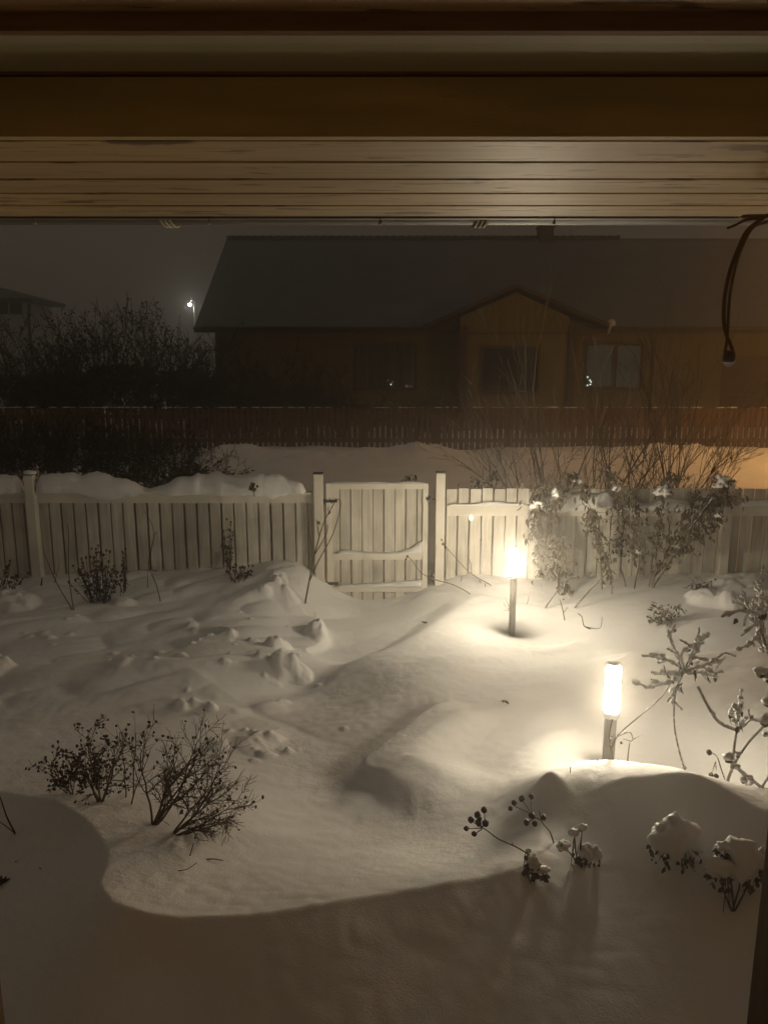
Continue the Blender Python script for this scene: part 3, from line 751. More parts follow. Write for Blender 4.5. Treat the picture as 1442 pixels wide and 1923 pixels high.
# ------------------------------------------------------------------ foreground shrub group, left
def bare_shrub(name, base, stems, label, cat, group=None, seed=0, lvl=2, nb=4, r=.006, hips=.4, hipr=.007, mat_='twig', spread=.85, ratio=.5, up=.06, wig=.20, snow=False):
    R = random.Random(seed); t = thing(name, base, label, cat, group)
    b = MB(); tips = []; segs = []
    for (off, tip, rr) in stems:
        a = base+Vector(off); v = (Vector(tip)-a)*.86
        grow(b, a, v, v.length, rr, lvl, R, up=up*.3, wig=wig, nb=nb, spread=spread, ratio=ratio, seg=7, sides=5, tips=tips, segs=segs)
    b.build('branches', M[mat_], t)
    if hips > 0:
        h = MB()
        for p, d in tips:
            if R.random() < hips:
                for _ in range(R.choice((1, 2, 3, 4))):
                    q = p+rv(R)*hipr*.7; h.blob(q, hipr*R.uniform(.5, 1.3), hipr*R.uniform(.5, 1.2), hipr*R.uniform(.5, 1.5), R.random()*90, .6, 1)
        if h.v: h.build('seed_clumps', M['hip'], t)
    if snow:
        s_ = MB(); snow_on(s_, segs, 1.2, R, .12); s_.build('snow_clumps', M['snow2'], t)
    return t
def stems_px(base, Y, tips, r=.004, spreadY=.12, seed=1):
    R = random.Random(seed); out = []
    for (px, py) in tips:
        out.append(((R.uniform(-.01, .01), R.uniform(-.01, .01), 0), at(px, py, Y+R.uniform(-spreadY, spreadY)), r*R.uniform(.75, 1.15)))
    return out
def shrub_px(name, bpx, bpy_, tips, label, cat, dY=0, r=.004, **k):
    base = gp(bpx, bpy_, .02)
    return bare_shrub(name, base, stems_px(base, base.y+dY, tips, r, seed=k.get('seed', 1)), label, cat, r=r, **k)
GF = 'bare twiggy shrubs in the left foreground'
shrub_px('twiggy_shrub', 135, 1492, ((88, 1445), (110, 1418), (130, 1395), (160, 1420), (100, 1470), (175, 1460)), 'small bare shrub with dark seed heads, leftmost of the foreground clump', 'shrub', seed=11, r=.0038, nb=8, lvl=2, ratio=.36, hips=.75, group=GF, hipr=.0048)
shrub_px('twiggy_shrub', 191, 1505, ((185, 1350), (150, 1390), (215, 1380), (232, 1395), (130, 1420), (200, 1420)), 'upright bare shrub with dark seed heads, second from the left in the foreground clump', 'shrub', seed=12, r=.0056, nb=9, lvl=2, ratio=.34, hips=.7, group=GF, hipr=.0048)
shrub_px('dry_stalk', 238, 1500, ((233, 1360),), 'thin upright dry stalk between the foreground shrubs, the left of two', 'plant', seed=13, r=.0035, nb=7, lvl=1, ratio=.35, hips=.9, hipr=.006, group='thin dry stalks')
shrub_px('dry_stalk', 248, 1511, ((257, 1345), (285, 1385)), 'forked dry stalk between the foreground shrubs, the right of two', 'plant', seed=14, r=.0035, nb=7, lvl=1, ratio=.35, hips=.9, hipr=.006, group='thin dry stalks')
shrub_px('twiggy_shrub', 285, 1548, ((415, 1365), (395, 1385), (350, 1358), (320, 1370), (300, 1420), (375, 1410), (330, 1400)), 'tallest fan-shaped bare shrub in the middle of the foreground clump', 'shrub', seed=15, r=.0068, nb=10, lvl=2, ratio=.36, hips=.16, group=GF, hipr=.0048)
shrub_px('twiggy_shrub', 323, 1566, ((460, 1450), (430, 1470), (480, 1512), (440, 1540), (385, 1440), (400, 1500), (420, 1520)), 'low bare shrub leaning right over the snow', 'shrub', seed=16, r=.0054, nb=11, lvl=2, ratio=.38, hips=.08, group=GF, hipr=.0048)
def Yg(px, py, d=0): return gp(px, py).y+d
def stalk(name, px, label, cat, r0=.004, r1=.0015, m='twig', ground=True, extra=(), group=None, Y=None, hips=(), snow=None, seed=0, leafs=(), lm='leafdk', ll=.03):
    """px: pixel polyline from base to tip, base on the snow unless Y is given"""
    R = random.Random(seed+5)
    if Y is None: base = gp(px[0][0], px[0][1], .015); Y = base.y
    else: base = at(px[0][0], px[0][1], Y)
    t = thing(name, base, label, cat, group); b = MB(); segs = []
    P = spx(px, Y, 4); P[0] = base; b.tube(P, taper(len(P), r0, r1), 6)
    for i in range(len(P)-1): segs.append((P[i], P[i+1], r0*.6))
    for ex in extra:
        E = spx(ex, Y, 4); b.tube(E, taper(len(E), r0*.75, r1*.8), 5)
        for i in range(len(E)-1): segs.append((E[i], E[i+1], r0*.5))
    b.build('stem', M[m], t)
    if hips:
        for (hx, hy, hr) in hips:
            h = MB()
            c = at(hx, hy, Y+R.uniform(-.02, .02)); h.blob(c, hr, hr, hr*R.uniform(.9, 1.15), R.random()*50, .2, 2)
            h.blob(c+Vector((0, 0, hr*.9)), hr*.35, hr*.35, hr*.35, 3, .3, 1)
            h.build('seed_head', M['hip'], t)
    if leafs:
        lf = MB()
        for (lx, ly) in leafs:
            c = at(lx, ly, Y+R.uniform(-.03, .03))
            lf.leaf(c, Vector((R.uniform(-.5, .5), R.uniform(-.3, .1), -1)), rv(R), ll*R.uniform(.7, 1.3), ll*.5, .5, .3)
        lf.build('withered_leaves', M[lm], t)
    if snow:
        s_ = MB(); snow_on(s_, segs, snow, R, .15); s_.build('snow_clumps', M['snow2'], t)
    return t
stalk('dry_twig', ((357, 1608), (360, 1597), (364, 1583)), 'short upright twig poking from the snow right below the leaning shrub', 'twig', .0025, .0015)
stalk('dry_twig', ((330, 1636), (352, 1632), (370, 1620)), 'thin twig lying on the snow below the upright twig', 'twig', .002, .001)
stalk('dry_twig', ((300, 1560), (330, 1580), (352, 1588), (350, 1600)), 'low rambling twig between the leaning shrub and the upright twig', 'twig', .0035, .0015, extra=(((330, 1580), (345, 1570), (352, 1576)), ((352, 1588), (365, 1592))), hips=((308, 1601, .006),))
stalk('dry_twig', ((340, 1560), (375, 1572), (395, 1572), (400, 1578)), 'twig with a dark bud trailing right from the leaning shrub', 'twig', .003, .0012, extra=(((375, 1572), (384, 1583)),), hips=((397, 1572, .006),))
stalk('dry_twig', ((386, 1614), (400, 1613), (419, 1616)), 'straight dark twig lying flat on the lit snow', 'twig', .003, .002)
stalk('dry_twig', ((285, 1548), (312, 1566), (325, 1580), (350, 1590)), 'crooked twig creeping over the snow under the fan-shaped shrub', 'twig', .0025, .001, extra=(((312, 1566), (318, 1550), (300, 1538)),))
stalk('dry_stalk', ((30, 1566), (14, 1535), (2, 1500), (-10, 1470)), 'bare forked stem rising at the left edge of the shaded snow', 'plant', .004, .0015, extra=(((30, 1566), (10, 1550), (-20, 1530)),), m='twigdk')
def tuft(px, py, s, label, seed):
    R = random.Random(seed); base = gp(px, py, .01); t = thing('leaf_tuft', base, label, 'plant', 'dark tufts in the shaded snow'); b = MB()
    for _ in range(14):
        d = Vector((R.gauss(0, 1), R.gauss(0, .6), abs(R.gauss(.5, .4))))
        b.leaf(base+rv(R)*s*.2, d, rv(R), s*R.uniform(.5, 1), s*.3)
    b.build('leaves', M['leafdk'], t)
tuft(8, 1660, .055, 'dark leaf tuft at the lower left edge of the picture', 1); tuft(36, 1618, .02, 'tiny dark tuft poking from the shaded snow, the left one', 2); tuft(80, 1630, .02, 'tiny dark tuft poking from the shaded snow, the right one', 3)
for px, py, s, lb in ((950, 1323, .035, 'curled fallen leaf on the bright snow left of the lamps'), (797, 1172, .045, 'dark fallen leaf on the snow bank beside the path')):
    p = gp(px, py, -.006); b = MB(); b.leaf(p+Vector((-.02, .03, .002)), Vector((.8, -.6, .05)), Vector((0, .2, 1)), s*1.6, s*.9, .7, .4)
    b.leaf(p+Vector((-.03, .03, .004)), Vector((.3, -.9, .3)), Vector((0, .1, 1)), s, s*.6, .8, .3)
    tag(b.build('fallen_leaf', M['leafdk'], loc=p), lb, 'leaf')

# ------------------------------------------------------------------ plants along the left fence
def seedhead_bush(bpx, bpy_, w_, h_, n, label, seed):
    R = random.Random(seed); base = gp(bpx, bpy_, .02); t = thing('seedhead_bush', base, label, 'shrub'); b = MB(); h = MB()
    for i in range(n):
        x = R.uniform(-w_, w_); a = base+Vector((x*.35, R.uniform(-.1, .1), 0)); tp = base+Vector((x, R.uniform(-.15, .15), h_*R.uniform(.45, 1)*(1-.4*abs(x)/w_)))
        P = [a, a.lerp(tp, .5)+rv(R)*.01, tp]; b.tube(P, [.003, .0025, .0015], 4)
        for k in range(6):
            q = a.lerp(tp, R.uniform(.3, 1)); h.leaf(q, Vector((R.gauss(0, .6), R.gauss(0, .5), R.gauss(-.2, .6))), rv(R), .035*R.uniform(.6, 1.1), .02, .5)
        h.blob(tp, .012, .012, .016, R.random()*9, .4, 1)
    b.build('branches', M['twigdk'], t); h.build('dry_leaves', M['leafdk'], t)
seedhead_bush(188, 1130, .24, .62, 52, 'dense dark bush with dried leaves in front of the left fence', 4)
seedhead_bush(432, 1075, .05, .62, 14, 'tall narrow weed with dried leaves against the left fence', 5)
seedhead_bush(452, 1088, .13, .20, 16, 'low dry clump at the snow line beside the narrow weed', 6)
seedhead_bush(232, 1115, .04, .55, 9, 'thin tall seed stalk beside the dense dark bush', 7)
GS = 'bare stems along the left fence'
stalk('dry_stalk', ((137, 1145), (110, 1100), (92, 1060), (82, 1030)), 'bare stem leaning left between the fence post and the dark bush', 'plant', .005, .002, extra=(((103, 1095), (112, 1060)),), m='twigdk', group=GS)
stalk('dry_stalk', ((139, 1146), (130, 1080), (129, 1000), (127, 985)), 'upright bare stem just left of the dense dark bush', 'plant', .005, .002, m='twigdk', group=GS)
stalk('dry_stalk', ((302, 1130), (293, 1095), (280, 1060), (290, 1000), (272, 960)), 'crooked bare stem with a side shoot against the middle of the left fence', 'plant', .005, .002, extra=(((293, 1072), (262, 1070)), ((288, 1005), (296, 998))), m='twigdk', group=GS, leafs=((285, 1065), (292, 1070), (288, 1075), (296, 1066)))
stalk('dry_stalk', ((278, 1105), (279, 1060), (286, 1020), (294, 1000)), 'second bare stem beside the crooked one at the left fence', 'plant', .0035, .0015, m='twigdk', group=GS)
stalk('dry_stalk', ((78, 1100), (80, 1085)), 'short black stub by the foot of the leftmost fence post', 'twig', .008, .006, m='twigdk')
stalk('dry_stalk', ((-5, 1080), (5, 1040), (14, 1000), (26, 950)), 'bare stem rising at the far left edge in front of the fence', 'plant', .005, .002, m='twigdk', group=GS, extra=(((5, 1040), (-10, 1010)),), leafs=((2, 1035), (6, 1045), (0, 1055)))
seedhead_bush(5, 1108, .22, .3, 20, 'dark dry bush at the left edge under the fence', 8)
R = random.Random(4)
p = at(475, 915, 7.8); t = thing('dry_flower_head', at(478, 932, 7.84), 'dark dried flower cluster resting on the snow of the fence rail', 'plant'); b = MB()
b.tube([at(478, 932, 7.84), p], .004, 5)
b.build('stem', M['twigdk'], t); h = MB()
for _ in range(22): h.blob(p+rv(R)*.055*R.random()**.5, .014, .014, .014, R.random()*9, .4, 1)
h.build('seed_clumps', M['leafdk'], t)

# sapling in front of the gate post
sp_ = stalk('young_rose', ((573, 1133), (582, 1085), (590, 1045), (605, 990), (618, 962), (632, 938)), 'bare rose stem leaning across the left gate post', 'plant', .009, .004, m='twig',
      extra=(((582, 1090), (600, 1050), (622, 1010), (634, 975), (640, 942), (628, 937)), ((586, 1065), (584, 1020), (580, 990)), ((600, 1010), (596, 985), (594, 975)), ((592, 1040), (612, 1005), (616, 985))),
      leafs=((618, 935), (622, 938), (628, 938), (618, 950), (620, 958), (597, 978)), ll=.05)
stalk('arching_cane', ((885, 1116), (850, 1098), (815, 1088), (790, 1075), (773, 1052), (765, 1046)), 'thin arching cane across the right side of the gate', 'plant', .006, .003, m='twig', hips=((765, 1045, .012), (762, 1050, .01), (810, 1078, .018)))
stalk('arching_cane', ((925, 1100), (885, 1078), (862, 1055), (840, 1030), (828, 1012)), 'arching cane in front of the fence right of the gate post', 'plant', .006, .003, m='twiggy', hips=((832, 1022, .015), (836, 1028, .014), (829, 1014, .009)), extra=(((885, 1078), (884, 1060), (878, 1045)), ((840, 1032), (838, 1060), (836, 1090))), leafs=((900, 1088), (912, 1094), (866, 1080)), ll=.06)
# dangling metal tag / bulb on the fence
p = at(884, 972, 7.96); b = MB(); b.lathe((p.x, p.y, p.z), [(.004, -.035), (.022, -.02), (.026, .0), (.022, .018), (.006, .03)], 14)
bl = bpy.data.materials.new('small_bulb'); bl.use_nodes = True; q_ = bl.node_tree.nodes['Principled BSDF']; q_.inputs['Base Color'].default_value = (.9, .85, .7, 1); q_.inputs['Emission Color'].default_value = (1, .88, .6, 1); q_.inputs['Emission Strength'].default_value = 1.2; q_.inputs['Roughness'].default_value = .2
o = b.build('small_light', bl, loc=p); tag(o, 'tiny glowing light on the fence rail right of the gate', 'light')

# ------------------------------------------------------------------ leafy snow-laden shrub on the right fence
def leafy_shrub(stems, base, label, seed, nleaf=5, Y=7.7, lm='leafdk', dens=1.0, name='leafy_shrub', cat='shrub', leafL=.055, hang=1.0, clump=.3):
    R = random.Random(seed); t = thing(name, base, label, cat); b = MB(); lf = MB(); sn = MB()
    for st in stems:
        P = spx(st[0], Y+st[1], 5); n = len(P); r0 = st[2] if len(st) > 2 else .007
        P = [p+Vector((R.gauss(0, .006), R.gauss(0, .01), R.gauss(0, .006))) for p in P]
        b.tube(P, taper(n, r0, .002), 5)
        snow_on(sn, [(P[i], P[i+1], r0*.5) for i in range(n-1)], 1.1, R, .05)
        for i in range(int(n*.3), n):
            for _ in range(max(1, int(2.0*nleaf*dens*R.uniform(.4, 1.4)))):
                q = P[i]+rv(R)*R.uniform(.02, .075)
                dv = Vector((R.gauss(0, .45), R.gauss(0, .35), -hang+R.gauss(0, .35)))
                if R.random() < .3:
                    tw = q+Vector((R.gauss(0, .06), R.gauss(0, .05), R.gauss(-.02, .04))); b.tube([P[i], q.lerp(tw, .6), tw], [.0025, .002, .0015], 3, cap=False); q = tw
                lf.leaf(q, dv, rv(R), leafL*R.uniform(.55, 1.25), leafL*.42*R.uniform(.7, 1.2), .6, .35)
            hi = P[i].z > .78
            if R.random() < clump*(.28 if hi else .3):
                s_ = R.uniform(.025, .06) if hi else R.uniform(.010, .02)
                sn.blob(P[i]+Z*s_*.3+rv(R)*.02, s_*R.uniform(.9, 1.5), s_, s_*R.uniform(.7, 1.1), R.random()*70, .8, 3, fr=2.4)
    b.build('stems', M['twig'], t); lf.build('leaves', M[lm], t)
    if sn.v: sn.build('snow_clumps', M['snow2'], t)
    return t
S = lambda *p: p
leafy_shrub([(S((1055, 1150), (1050, 1100), (1040, 1040), (1020, 980), (1005, 930), (1030, 905)), 0), (S((1055, 1150), (1045, 1080), (1030, 1010), (1040, 950), (1060, 915)), -.1), (S((1046, 1148), (1062, 1090), (1050, 1020), (1020, 1000)), -.1),
             (S((1018, 1120), (1015, 1060), (1000, 1000), (1012, 950)), .1, .004)], gp(1050, 1135), 'leafy snow-dusted shrub hanging over the fence just right of the farther lamp', 21, 7, 7.62, 'leafgy', 1.0, clump=.35, leafL=.075)
leafy_shrub([(S((1130, 1120), (1128, 1040), (1115, 980), (1095, 920), (1070, 890)), 0), (S((1175, 1120), (1165, 1050), (1170, 980), (1160, 920), (1140, 880)), .05), (S((1190, 1125), (1200, 1040), (1195, 970), (1180, 920)), -.05), (S((1215, 1120), (1225, 1050), (1240, 980), (1245, 920), (1265, 895)), 0),
             (S((1150, 1120), (1140, 1060), (1120, 1000), (1110, 960)), -.15, .004)], gp(1180, 1125), 'dark leafy shrub growing up the middle of the right fence', 22, 6, 7.65, 'leafgy', 1.0, clump=.3, leafL=.07)
leafy_shrub([(S((1215, 1120), (1260, 1050), (1300, 985), (1345, 925), (1365, 905)), 0, .011), (S((1260, 1050), (1290, 1020), (1330, 985), (1350, 960)), -.05, .006), (S((1300, 985), (1310, 960), (1345, 935), (1370, 935)), .05, .006), (S((1215, 1120), (1250, 1040), (1290, 960), (1310, 925)), .1, .006)],
            gp(1215, 1128), 'shrub with thick diagonal stem slanting right up to the right-hand fence post', 23, 7, 7.6, 'leafgy', 1.0, clump=.5, leafL=.07)
for px_, py_, e_, lb in ((1078, 1142, (1140, 1075), 'pale straight stick slanting right in front of the fence shrubs, the longer one'), (1023, 1142, (1070, 1080), 'short stick slanting right near the farther lamp')):
    stalk('bare_stick', ((px_, py_), ((px_+e_[0])/2, (py_+e_[1])/2-2), e_), lb, 'twig', .008, .005, m='twiggy', extra=(((e_[0], e_[1]), (e_[0]-25, e_[1]-30)),))
stalk('dry_twig', ((1060, 1165), (1055, 1140), (1050, 1125)), 'forked twig in the snow below the fence shrubs', 'twig', .005, .003, m='twiggy', extra=(((1062, 1166), (1085, 1178)), ((1058, 1150), (1066, 1140))))
stalk('dry_twig', ((1110, 1182), (1096, 1175), (1092, 1158), (1084, 1152)), 'zigzag twig in the snow between the two lamps and the fence', 'twig', .005, .003, m='twiggy', extra=(((1096, 1176), (1125, 1180), (1130, 1158)),), snow=1.0)
stalk('dry_twig', ((962, 1150), (950, 1140), (945, 1130)), 'small forked twig beside the pole of the farther lamp', 'twig', .004, .002, m='twiggy', extra=(((955, 1146), (944, 1146)), ((955, 1140), (948, 1122))))
stalk('dry_twig', ((989, 1135), (994, 1118)), 'tiny twig just right of the farther lamp', 'twig', .004, .002, m='twiggy')
R = random.Random(8)
leafy_shrub([(S((1250, 1175), (1245, 1155), (1230, 1140)), 0, .004), (S((1250, 1175), (1260, 1150), (1275, 1142)), .05, .004), (S((1255, 1175), (1240, 1165), (1225, 1160)), 0, .004)], gp(1250, 1170), 'low withered plant in the snow below the middle of the right fence', 29, 4, gp(1250, 1170).y, 'leafgy', .8, leafL=.05, hang=.2, clump=.1)
leafy_shrub([(S((1300, 1125), (1312, 1105), (1330, 1092)), 0, .004), (S((1290, 1125), (1300, 1110), (1305, 1095)), .05, .004)], gp(1305, 1120), 'leafy tuft half buried in snow at the foot of the right-hand fence post', 30, 4, 7.4, 'leafgy', .8, hang=.5, clump=.3)

# ------------------------------------------------------------------ bare shrubs in the lane behind the right fence
def wild_shrub(base, tips, label, seed, r=.012, lvl=3, nb=3, m='twiggy', group='bare shrubs behind the white fence', spreadY=.5, ratio=.5, spread=.6, name='bare_shrub', wig=.15, up=.03, Yt=None):
    R = random.Random(seed); t = thing(name, base, label, 'shrub', group); b = MB(); ts = []
    for (px, py) in tips:
        a = base+Vector((R.uniform(-.12, .12), R.uniform(-.1, .1), 0)); tp = at(px, py, (Yt or base.y)+R.uniform(-spreadY, spreadY)); v = tp-a
        grow(b, a, v, v.length, r*R.uniform(.6, 1.1), lvl, R, up=up, wig=wig, nb=nb, spread=spread, ratio=ratio, seg=6, sides=4, tips=ts, rmin=.0022)
    b.build('branches', M[m], t)
    return t
wild_shrub(Vector((fx(1035, 900, 9.0), 9.0, 0)), ((960, 870), (1000, 860), (1060, 850), (930, 850), (950, 660), (985, 700), (1010, 660), (1060, 730), (1110, 790), (900, 780), (860, 800), (930, 720), (870, 840)), 'tall bare shrub with upright branches behind the fence above the farther lamp', 31, .012, 3, 3, spread=.42, ratio=.42)
wild_shrub(Vector((fx(1140, 900, 9.2), 9.2, 0)), ((1090, 880), (1110, 850), (1180, 870), (1200, 890), (1060, 870), (1110, 720), (1180, 740), (1240, 740), (1290, 800), (1235, 780), (1080, 800), (1260, 820), (1160, 760)), 'dense bare shrub behind the middle of the right fence', 32, .013, 3, 3, m='twig', spread=.5, ratio=.45)
wild_shrub(Vector((fx(1250, 910, 9.4), 9.4, 0)), ((1300, 870), (1340, 895), (1385, 905), (1210, 870), (1270, 890), (1360, 865), (1300, 800), (1340, 790), (1400, 850), (1430, 870), (1380, 880), (1350, 830), (1280, 850), (1420, 900), (1230, 840), (1190, 830), (1320, 860)), 'wide bare shrub spreading right over the orange-lit snow', 33, .011, 3, 4, m='twig', spread=.5, ratio=.42)
wild_shrub(Vector((fx(915, 905, 8.8), 8.8, .1)), ((905, 880), (880, 890), (935, 870), (960, 860), (900, 850)), 'low weedy growth just behind the fence right of the gate', 34, .005, 2, 3, spread=.6, ratio=.5)
wild_shrub(Vector((fx(1262, 750, 12.5), 12.5, .1)), ((1255, 640), (1240, 620), (1285, 700), (1300, 730), (1265, 690), (1220, 720), (1230, 670)), 'taller bare shrub with leaf remnants before the ochre house wall', 35, .013, 2, 4, m='twigdk', spread=.55, ratio=.4)
leafy_shrub([(S((905, 935), (900, 915), (893, 905)), 0, .004), (S((780, 905), (770, 895), (762, 900)), .05, .003), (S((910, 920), (918, 900), (925, 890)), .1, .004)], at(905, 940, 8.4), 'hanging leaf tufts behind the fence top right of the gate', 36, 3, 8.35, 'leafgy', .8, clump=0)

# ------------------------------------------------------------------ frosted roses on the right
def frosted_rose(bases, tips, label, seed, hub, dY=0, Y=None, r=.0045, snowk=1.1, nb=4, ratio=.33, leaves=16):
    R = random.Random(seed); base = gp(*bases[0]) if Y is None else at(*bases[0], Y); Yb = base.y if Y is None else Y
    t = thing('frosted_rose', base, label, 'rose bush', 'frosted roses by the nearer lamp'); b = MB(); segs = []; ts = []; sn = MB(); lf = MB()
    for st in bases[1:]:
        P = spx(st, Yb, 4); b.tube(P, taper(len(P), r*1.0, r*.7), 6)
        for i in range(len(P)-1): segs.append((P[i], P[i+1], r*.55))
    h = at(*hub, Yb)
    for (px, py) in tips:
        tp = at(px, py, Yb+R.uniform(-.15, .15)); v = tp-h
        grow(b, h, v, v.length, r*.7, 1, R, up=.05, wig=.22, nb=nb, spread=.8, ratio=ratio, seg=5, sides=5, tips=ts, segs=segs)
    b.build('stems', M['frost'], t)
    snow_on(sn, segs, 1.9, None, 0, mn=.0055); snow_on(sn, segs, 1.6, R, .25, mn=.006)
    for p, d in ts:
        if R.random() < .6: s_ = R.uniform(.004, .009); sn.blob(p+Z*s_*.5, s_, s_, s_*1.2, R.random()*60, .4, 1)
    sn.build('snow_clumps', M['snow2'], t)
    for _ in range(leaves):
        p, d = R.choice(ts); q = h.lerp(p, R.uniform(.2, 1))
        lf.leaf(q, Vector((R.gauss(0, .4), R.gauss(0, .3), -1)), rv(R), R.uniform(.022, .05), R.uniform(.010, .024), .5, .25)
    lf.build('leaves', M['leafgy'], t)
    return t
frosted_rose(((976, 1), ) and ((1285, 1446), ((1285, 1446), (1272, 1400), (1265, 1355), (1268, 1300), (1285, 1260))), ((1232, 1232), (1262, 1195), (1300, 1190), (1335, 1202), (1357, 1222), (1350, 1290), (1320, 1270), (1240, 1290), (1225, 1310), (1290, 1215), (1330, 1240), (1262, 1330)),
             'frosted rose with a spray of snow-coated twigs right of the nearer lamp', 41, (1285, 1262), leaves=24)
frosted_rose(((1395, 1500), ((1360, 1486), (1375, 1440), (1400, 1400), (1425, 1372), (1450, 1350)), ((1372, 1450), (1378, 1400), (1382, 1375)), ((1310, 1290), (1330, 1330), (1350, 1358), (1382, 1372)), ((1410, 1520), (1402, 1490), (1398, 1460), (1375, 1435)),
              ((1402, 1520), (1425, 1485), (1445, 1455), (1470, 1430)), ((1375, 1435), (1410, 1465), (1440, 1486), (1460, 1490))), ((1375, 1325), (1392, 1330), (1405, 1345), (1372, 1350), (1398, 1362)), 'thick-stemmed frosted rose with crossing canes at the right edge', 42, (1385, 1365), Y=3.35, r=.0075, leaves=14)
frosted_rose(((1470, 1340), ((1470, 1340), (1450, 1250), (1425, 1180), (1410, 1130)), ((1450, 1250), (1438, 1210), (1428, 1180))), ((1398, 1105), (1420, 1100), (1385, 1140), (1395, 1180), (1405, 1215), (1438, 1120), (1410, 1160), (1432, 1240), (1445, 1150), (1425, 1200)),
             'heavily snow-coated rose branches reaching in at the right edge', 43, (1432, 1165), Y=3.3, r=.006, leaves=16, nb=5)
R = random.Random(5)
def snowball_bloom(items, Y, label, name='snowy_rosehip', cat='rose hip', group=None):
    p0 = at(items[0][0], items[0][1], Y); t = thing(name, p0, label, cat, group); 
    for (px, py, r) in items:
        h = MB(); s_ = MB()
        c = at(px, py, Y+R.uniform(-.02, .02)); h.blob(c, r*.85, r*.85, r*.85, R.random()*9, .2, 2)
        s_.blob(c+Z*r*.45, r*1.15, r*1.1, r*.85, R.random()*40, .35, 2)
        h.build('hip', M['hip'], t); s_.build('snow_clumps', M['snow2'], t)
    return t
snowball_bloom(((1367, 1425, .024), (1384, 1418, .014)), 3.32, 'snow-topped bloom on the thick rose cane', group='snow-topped rose blooms')
snowball_bloom(((1395, 1467, .014), (1408, 1472, .010)), 3.32, 'small snow-topped bloom beneath the crossing canes at the right', group='snow-topped rose blooms')
snowball_bloom(((1440, 1320, .022), (1436, 1355, .028), (1428, 1265, .026), (1442, 1275, .022), (1436, 1380, .012)), 3.28, 'column of snow-laden blooms at the right edge', group='snow-topped rose blooms')
stalk('rosehip_stem', ((1360, 1463), (1352, 1440), (1345, 1420), (1332, 1412)), 'thin stem carrying a frosty hip and two dark hanging hips', 'plant', .003, .002, m='twig', Y=3.4, hips=((1331, 1413, .013), (1334, 1456, .012), (1344, 1458, .012)), extra=(((1343, 1430), (1338, 1445), (1334, 1455)), ((1343, 1430), (1344, 1447))), snow=.8)
# twigs around the nearer lamp
stalk('frosted_twig', ((1146, 1455), (1149, 1420), (1143, 1385), (1150, 1350)), 'frosted twig standing right in front of the nearer lamp pole', 'twig', .0055, .003, m='twiggy', Y=3.62, extra=(((1148, 1405), (1160, 1380), (1200, 1345), (1240, 1310), (1262, 1278)), ((1160, 1382), (1182, 1375), (1188, 1390)), ((1150, 1380), (1143, 1400), (1147, 1400))), snow=.7)
stalk('frosted_twig', ((1176, 1447), (1181, 1400), (1184, 1392), (1202, 1380)), 'thin frosted twig with a snowy tip just right of the nearer lamp pole', 'twig', .0035, .002, m='twiggy', Y=3.66, extra=(((1176, 1447), (1160, 1425)), ((1184, 1392), (1170, 1388))), snow=.9, hips=((1166, 1395, .007),))
stalk('dry_twig', ((1131, 1452), (1126, 1440), (1121, 1427)), 'short dark stub in the bright snow left of the nearer lamp pole', 'twig', .0055, .0045, m='twiggy', Y=3.58)
stalk('dry_twig', ((1139, 1456), (1139, 1435)), 'tiny upright stub at the foot of the nearer lamp pole', 'twig', .004, .003, m='twiggy', Y=3.56)
stalk('dry_twig', ((1056, 1474), (1068, 1462), (1071, 1440)), 'lone thin twig in the bright dip of snow left of the nearer lamp', 'twig', .003, .002, m='twiggy', Y=3.42)

# ------------------------------------------------------------------ near plants in the lower right
stalk('berry_stem', ((995, 1606), (968, 1590), (935, 1575), (915, 1560), (903, 1553)), 'arching stem with a cluster of round dark hips above the shaded slope', 'plant', .0032, .002, Y=Yg(1000, 1640), m='twig',
      hips=((909, 1521, .0125), (896, 1530, .013), (884, 1540, .013), (911, 1546, .0135), (875, 1556, .011), (890, 1566, .011), (898, 1545, .013), (900, 1538, .010)),
      extra=(((905, 1554), (910, 1540), (909, 1524)), ((905, 1554), (896, 1532)), ((905, 1555), (880, 1556)), ((905, 1557), (892, 1565)), ((905, 1554), (887, 1543)), ((962, 1588), (961, 1582))))
stalk('berry_stem', ((1040, 1585), (1032, 1562), (1018, 1545), (1012, 1522)), 'thin stem with snow-dusted hips in front of the mound', 'plant', .003, .0018, m='twig',
      hips=((997, 1496, .011), (979, 1500, .013), (965, 1508, .012), (958, 1518, .010), (1020, 1536, .012), (998, 1532, .014), (988, 1545, .012), (1004, 1547, .012)),
      extra=(((1016, 1540), (1000, 1530), (996, 1500)), ((1000, 1530), (980, 1503)), ((1000, 1530), (962, 1512)), ((1005, 1535), (990, 1545))))
snowball_bloom(((998, 1531, .010), (1020, 1533, .008), (988, 1542, .007)), Yg(1040, 1585), 'snow tops on the hips in front of the mound', 'snowy_rosehip', 'rose hip')
